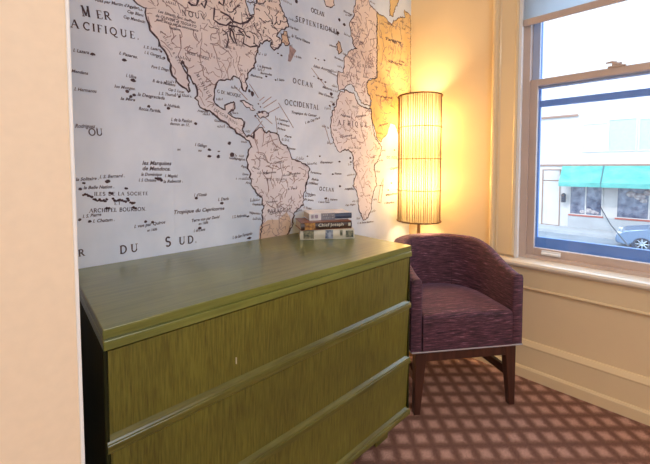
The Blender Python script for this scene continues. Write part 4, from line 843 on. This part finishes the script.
def sections():
    out = []
    for (x, y, nx, ny) in PO:
        T = 0.052 + 0.018 * max(0, ny)
        zt_ = ztop(y)
        lean = 0.018 * max(0, ny)
        s = [(0, Z0), (0, Z0 + 0.15), (lean * .6, zt_ - 0.10), (lean, zt_ - 0.018), (lean - 0.005, zt_ - 0.006), (lean - 0.016, zt_), (lean - T + 0.016, zt_), (lean - T + 0.005, zt_ - 0.006), (lean - T, zt_ - 0.018), (lean * .6 - T, zt_ - 0.10), (-T, Z0 + 0.15), (-T, Z0)]
        out.append([(x + nx * d, y + ny * d, z) for d, z in s])
    return out
bm = bmesh.new()
S_ = sections()
def shrink(sec, k, dy):
    cx = sum(p[0] for p in sec) / len(sec); cz = sum(p[2] for p in sec) / len(sec)
    hx = max(abs(p[0] - cx) for p in sec); hz = max(abs(p[2] - cz) for p in sec)
    return [(cx + (p[0] - cx) * (1 - k / hx), p[1] + dy, cz + (p[2] - cz) * (1 - k / hz)) for p in sec]
S_ = [shrink(S_[0], 0.007, -0.008), shrink(S_[0], 0.002, -0.005)] + S_ + [shrink(S_[-1], 0.002, -0.005), shrink(S_[-1], 0.007, -0.008)]
rings = [[bm.verts.new(p) for p in s] for s in S_]
for i in range(len(rings) - 1):
    n = len(rings[i])
    for k in range(n): bm.faces.new((rings[i][k], rings[i][(k + 1) % n], rings[i + 1][(k + 1) % n], rings[i + 1][k]))
bm.faces.new(rings[0]); bm.faces.new(list(reversed(rings[-1])))
shell = KP('backrest', bm, M['fabric'], smooth=50)
# sewn seams on the inside of the back
M['thread'] = mat('dark_seam_thread', (0.035, 0.014, 0.022), 0.8, var=0.1)
def inner(i, z):
    x, y, nx, ny = PO[i]; T = 0.052 + 0.018 * max(0, ny); f = max(0, min(1, (z - Z0 - .15) / (ztop(y) - Z0 - .17))); lean = 0.018 * max(0, ny) * f
    return (x - nx * (T - lean + 0.0005), y - ny * (T - lean + 0.0005), z)
for i in (17, 29):
    zz = ztop(PO[i][1])
    KP('seam', tube(bmesh.new(), [inner(i, 0.47 + (zz - 0.018 - 0.47) * k / 8) for k in range(9)], 0.0016, 5), M['thread'], shell)
# seat: follows the inner curve of the shell
PI_ = path(0.056)
base = [(x, y) for x, y, _, _ in PI_]
base = [(base[0][0], -0.012)] + base[1:-1] + [(base[-1][0], -0.012)]
nf = 10
front = [(base[-1][0] + (base[0][0] - base[-1][0]) * k / nf, -0.012) for k in range(1, nf)]
ring0 = base + front
cx, cy = 0.0, 0.20
bm = bmesh.new(); lev = []
def seat_z(x, y): return 0.497 + 0.010 * (1 - (x / 0.26) ** 2) * math.sin(max(0, min(1, y / 0.40)) * math.pi)
for ins, z in ((0.004, Z0), (0.0, Z0 + 0.006), (0.0, 0.474), (0.003, 0.486), (0.010, 0.494), (0.020, None), (0.07, None), (0.13, None), (0.19, None)):
    rg = []
    for x, y in ring0:
        dx, dy = x - cx, y - cy; l = math.hypot(dx, dy)
        k = (l - ins * (1 + 0.3)) / l if l > ins * 1.35 else 0.05
        X, Y = cx + dx * k, cy + dy * k
        rg.append(bm.verts.new((X, Y, z if z is not None else seat_z(X, Y))))
    lev.append(rg)
for i in range(len(lev) - 1):
    n = len(lev[i])
    for k in range(n): bm.faces.new((lev[i][k], lev[i][(k + 1) % n], lev[i + 1][(k + 1) % n], lev[i + 1][k]))
bm.faces.new(lev[0]); bm.faces.new(lev[-1])
seat = KP('seat', bm, M['fabric'], smooth=60)
x0_, x1_ = -HW + 0.058, HW - 0.058
KP('seam', tube(bmesh.new(), [(x0_, -0.0122, 0.476), (x1_, -0.0122, 0.476)], 0.0014, 5), M['thread'], seat)
# piping round the bottom edge
pp = [(x, y, Z0) for x, y, _, _ in PO]
fr = [(HW + (-2 * HW) * k / 12, -0.010, Z0) for k in range(0, 13)]
KP('piping', tube(bmesh.new(), [(-HW, -0.004, Z0)] + pp[1:-1] + [(HW, -0.004, Z0)] + fr, 0.0038, 6, closed=False), M['piping'], smooth=60)
for s in (-1, 1):
    zf = ztop(0)
    KP('piping', tube(bmesh.new(), [(s * HW, -0.004, Z0), (s * HW, -0.004, Z0 + .1), (s * HW, -0.004, zf - 0.02), (s * (HW - .006), -0.004, zf - .004), (s * (HW - .018), -0.004, zf), (s * (HW - .044), -0.004, zf - .001)], 0.0022, 6), M['fabric'], smooth=60)
# wooden rail and legs
bm = bmesh.new()
box(bm, -0.250, 0.250, 0.004, 0.026, 0.262, 0.317, 0.002); box(bm, -0.19, 0.19, 0.385, 0.407, 0.276, 0.317, 0.002)
for s in (-1, 1):
    prism(bm, [(s * 0.252, 0.02), (s * 0.230, 0.02), (s * 0.175, 0.40), (s * 0.197, 0.40)], lambda a, b, t: (a, b, t), 0.276, 0.317)
KP('seat_frame', bm, M['darkwood'])
for s in (-1, 1):
    KP('leg', frustum(bmesh.new(), (s * 0.251, 0.020, 0), (0.0150, 0.0145), (s * 0.234, 0.022, 0.317), (0.0285, 0.021), 0.002), M['darkwood'])
    KP('leg', frustum(bmesh.new(), (s * 0.203, 0.455, 0), (0.0155, 0.015), (s * 0.190, 0.395, 0.317), (0.024, 0.022), 0.002), M['darkwood'])
    bm = bmesh.new()
    prism(bm, [(s * 0.256, 0.03), (s * 0.238, 0.03), (s * 0.190, 0.425), (s * 0.208, 0.425)], lambda a, b, t: (a, b, t), 0.135, 0.178)
    KP('stretcher', bm, M['darkwood'])

# ================================================================= STREET OUTSIDE
GZ = -2.2
tag(obj('street_ground', B(0.6, 40, -40, 30, GZ - 0.2, GZ), M['asphalt']), 'pale sunlit asphalt street seen through the window', 'street', kind='structure')
tag(obj('far_pavement', B(18.4, 20.0, -40, 30, GZ, GZ + 0.16), M['pavement']), 'pale pavement in front of the shop across the street', 'pavement', kind='structure')
FX = 20.0
shop = empty('shop_building', (FX, 0, GZ + 0.16))
tag(shop, 'white fronted two storey shop building across the street', 'building')
SB = GZ + 0.16
def SP(name, bm, m, parent=None, label=None):
    for v in bm.verts: v.co -= Vector((FX, 0, SB))
    o = obj(name, bm, m, parent or shop)
    if label: o['label'] = label
    return o
SP('facade', B(FX, FX + 8, -22, 12, SB, 9.5), M['facade'])
SP('cornice', B(FX - 0.06, FX + 0.02, -22, 12, 1.24, 1.32), M['facade_line'])
SP('cornice', B(FX - 0.10, FX + 0.02, 1.75, 5.2, 3.86, 3.96), M['facade_line'])
for y0, y1, z0, z1 in ((0.50, 1.546, 1.95, 3.42), (-1.75, -0.62, 1.95, 3.5), (-4.2, -3.1, 1.95, 3.5), (-6.6, -5.5, 1.95, 3.5), (4.6, 5.7, 1.95, 3.42)):
    w = SP('window', rect_frame(bmesh.new(), FX - 0.04, FX + 0.02, y0, y1, z0, z1, 0.05, 0.05, 0.05, 0.05, 0), M['facade'])
    SP('pane', B(FX - 0.01, FX + 0.005, y0 + .05, y1 - .05, z0 + .05, z1 - .05), M['facade'] if y0 == 0.5 else M['pale_glass'], w)
w = SP('window', rect_frame(bmesh.new(), FX - 0.04, FX + 0.02, -0.57, 0.50, 1.95, 3.55, 0.04, 0.04, 0.04, 0.04, 0), M['facade'])
SP('pane', B(FX - 0.01, FX + 0.005, -0.53, 0.46, 1.99, 3.51), M['pale_glass'], w)
# side door with brown frame
d = SP('door_frame', rect_frame(bmesh.new(), FX - 0.05, FX + 0.02, 2.45, 3.30, SB, 1.05, 0.045, 0.03, 0.03, 0.045, 0), M['facade_line'])
SP('door_panel', B(FX - 0.015, FX + 0.01, 2.48, 3.255, SB + 0.03, 1.005), M['facade'], d)
SP('transom_bar', B(FX - 0.04, FX + 0.01, 2.48, 3.255, 0.42, 0.46), M['facade_line'], d)
# shop windows
for y0, y1 in ((0.62, 2.02), (-2.3, 0.10), (-5.2, -2.6)):
    w = SP('shop_window', rect_frame(bmesh.new(), FX - 0.06, FX + 0.02, y0, y1, -1.36, 0.34, 0.05, 0.05, 0.05, 0.05, 0), M['facade'])
    SP('pane', B(FX - 0.02, FX + 0.005, y0 + .05, y1 - .05, -1.31, 0.29), M['dark_glass'], w)
    SP('mullion', B(FX - 0.05, FX, (y0 + y1) / 2 - .03, (y0 + y1) / 2 + .03, -1.31, 0.29), M['facade'], w)
    SP('sill', B(FX - 0.10, FX + 0.01, y0 - .03, y1 + .03, -1.42, -1.35), M['red_trim'], w)
bm = bmesh.new()
for y, z, s in ((1.2, -1.1, .16), (1.0, -1.15, .12), (1.45, -1.18, .12), (0.85, -1.2, .10), (-.45, -.15, .2), (-.75, -.25, .22), (-1.05, -.05, .18), (-.9, -.45, .14)):
    bm = bmesh.new(); bmesh.ops.create_icosphere(bm, subdivisions=2, radius=s, matrix=Matrix.Translation((FX - 0.02, y, z)) @ Matrix.Diagonal((0.3, 1, 0.8, 1)))
    SP('window_display', bm, M['goods'])
SP('stall_riser', B(FX - 0.07, FX, -5.2, 2.05, SB, -1.42), M['pavement'])
lan = empty('wall_lantern', (FX, 2.25, -0.5)); tag(lan, 'dark wall lantern beside the shop window under the awning', 'lantern')
bm = bmesh.new(); box(bm, -0.30, 0, -0.02, 0.02, 0.22, 0.26); box(bm, -0.34, -0.16, -0.09, 0.09, -0.22, 0.16, 0.02); frustum(bm, (-0.25, 0, 0.16), (0.12, 0.12), (-0.25, 0, 0.28), (0.03, 0.03))
obj('lantern_body', bm, M['cable'], lan)
aw = empty('shop_awning', (FX, 0, 1.2)); tag(aw, 'teal canvas awning over the shop front across the street', 'awning')
bm = bmesh.new(); prism(bm, [(-0.065, 0.03), (-0.10, 0.03), (-1.05, -0.80), (-1.05, -1.02), (-1.02, -1.02), (-1.0, -0.80), (-0.065, -0.01)], lambda a, b, t: (a, t, b), -5.3, 2.36); obj('canvas', bm, M['awning'], aw)
for y in (0.62, -2.3):
    bm = bmesh.new(); tube(bm, [(-0.11, y, 0.04), (-1.06, y + .02, -0.79), (-1.065, y + .02, -1.02)], 0.025, 6); obj('awning_seam', bm, M['awning_dark'], aw)
# parked car
car = empty('parked_car', (16.85, -2.3, GZ)); tag(car, 'silver blue hatchback car parked across the street, lower right of the window', 'car')
def AP(name, bm, m, parent=None, smooth=None):
    return obj(name, bm, m, parent or car, smooth)
# side profile: a along the car (front positive), b height
body = [(2.12, 0.30), (2.15, 0.48), (2.10, 0.66), (1.85, 0.80), (1.15, 0.93), (0.55, 0.97), (-1.75, 0.98), (-2.02, 0.88), (-2.10, 0.50), (-2.05, 0.28), (-1.75, 0.24)]
def arch(cx): return [(cx + 0.36 * math.cos(R(t)), 0.24 + 0.40 * math.sin(R(t))) for t in range(180, -1, -20)]
body += arch(-1.30) + [(-0.9, 0.22), (0.9, 0.22)] + arch(1.33)[0:] + [(1.75, 0.24)]
bm = prism(bmesh.new(), body, lambda a, b, t: (t, a, b), -0.86, 0.86)
bmesh.ops.bevel(bm, geom=[e for e in bm.edges if abs(abs(e.verts[0].co.x) - .86) < 1e-4 and abs(e.verts[0].co.x - e.verts[1].co.x) < 1e-4], offset=0.05, segments=3, affect='EDGES')
bd = AP('body', bm, M['car'], smooth=40)
cab = [(1.00, 0.93), (0.15, 1.40), (-0.25, 1.45), (-1.20, 1.43), (-1.80, 1.02), (-1.85, 0.93)]
bm = bmesh.new()
A_ = [bm.verts.new((-0.80 + 0.17 * (b - .93) / .5, a, b)) for a, b in cab]; B_ = [bm.verts.new((0.80 - 0.17 * (b - .93) / .5, a, b)) for a, b in cab]
for i in range(len(cab)): bm.faces.new((A_[i], A_[(i + 1) % 6], B_[(i + 1) % 6], B_[i]))
bm.faces.new(A_); bm.faces.new(list(reversed(B_)))
AP('cabin', bm, M['car'], smooth=30)
for s in (-1, 1):
    bm = prism(bmesh.new(), [(0.80, 0.97), (0.12, 1.35), (-0.32, 1.38), (-0.32, 0.97)], lambda a, b, t: (s * (0.80 - 0.17 * (b - .93) / .5 + t), a, b), 0.0, 0.012); AP('side_window', bm, M['car_glass'])
    bm = prism(bmesh.new(), [(-0.40, 0.97), (-0.40, 1.38), (-1.15, 1.37), (-1.60, 1.03), (-1.60, 0.97)], lambda a, b, t: (s * (0.80 - 0.17 * (b - .93) / .5 + t), a, b), 0.0, 0.012); AP('side_window', bm, M['car_glass'])
    AP('headlight', B(s * 0.50, s * 0.84, 1.93, 2.13, 0.60, 0.74, 0.03), M['hub'])
    AP('wing_mirror', B(s * 0.84, s * 1.0, 0.62, 0.74, 0.96, 1.08, 0.03), M['car'])
bm = bmesh.new(); q = [bm.verts.new(v) for v in ((-0.70, 0.945, 0.985), (0.70, 0.945, 0.985), (0.63, 0.20, 1.395), (-0.63, 0.20, 1.395))]
bm.faces.new(q); r_ = bmesh.ops.extrude_face_region(bm, geom=bm.faces[:]);
for v in [g for g in r_['geom'] if isinstance(g, bmesh.types.BMVert)]: v.co += Vector((0, 0.008, 0.014))
AP('windscreen', bm, M['car_glass'])
for yy in (1.33, -1.30):
    for s in (-1, 1):
        w = AP('wheel', lathe(bmesh.new(), [(0.20, s * 0.66), (0.30, s * 0.66), (0.33, s * 0.68), (0.33, s * 0.83), (0.30, s * 0.855), (0.22, s * 0.855), (0.20, s * 0.83), (0.20, s * 0.66)], 32, yy, 0.33, axis='x'), M['tyre'], smooth=40)
        bm = bmesh.new(); lathe(bm, [(0.001, s * 0.80), (0.06, s * 0.845), (0.07, s * 0.80)], 20, yy, 0.33, axis='x')
        lathe(bm, [(0.185, s * 0.80), (0.215, s * 0.85), (0.222, s * 0.82), (0.20, s * 0.78)], 28, yy, 0.33, axis='x')
        for k in range(8):
            a = math.pi * k / 4
            tube(bm, [(s * 0.825, yy + 0.05 * math.cos(a), 0.33 + 0.05 * math.sin(a)), (s * 0.825, yy + 0.20 * math.cos(a), 0.33 + 0.20 * math.sin(a))], [0.03, 0.018], 5)
        AP('hubcap', bm, M['hub'], w)
# service cable running down across the view
bm = bmesh.new(); tube(bm, [(FX - 0.08, 0.70, -0.86), (16.5, 0.05, -1.25), (12.0, -0.72, -1.30), (8.0, -1.35, -1.15), (0.6, -2.9, 0.35)], 0.022, 6)
tag(obj('overhead_cable', bm, M['cable']), 'thin dark cable slanting down in front of the parked car', 'cable')
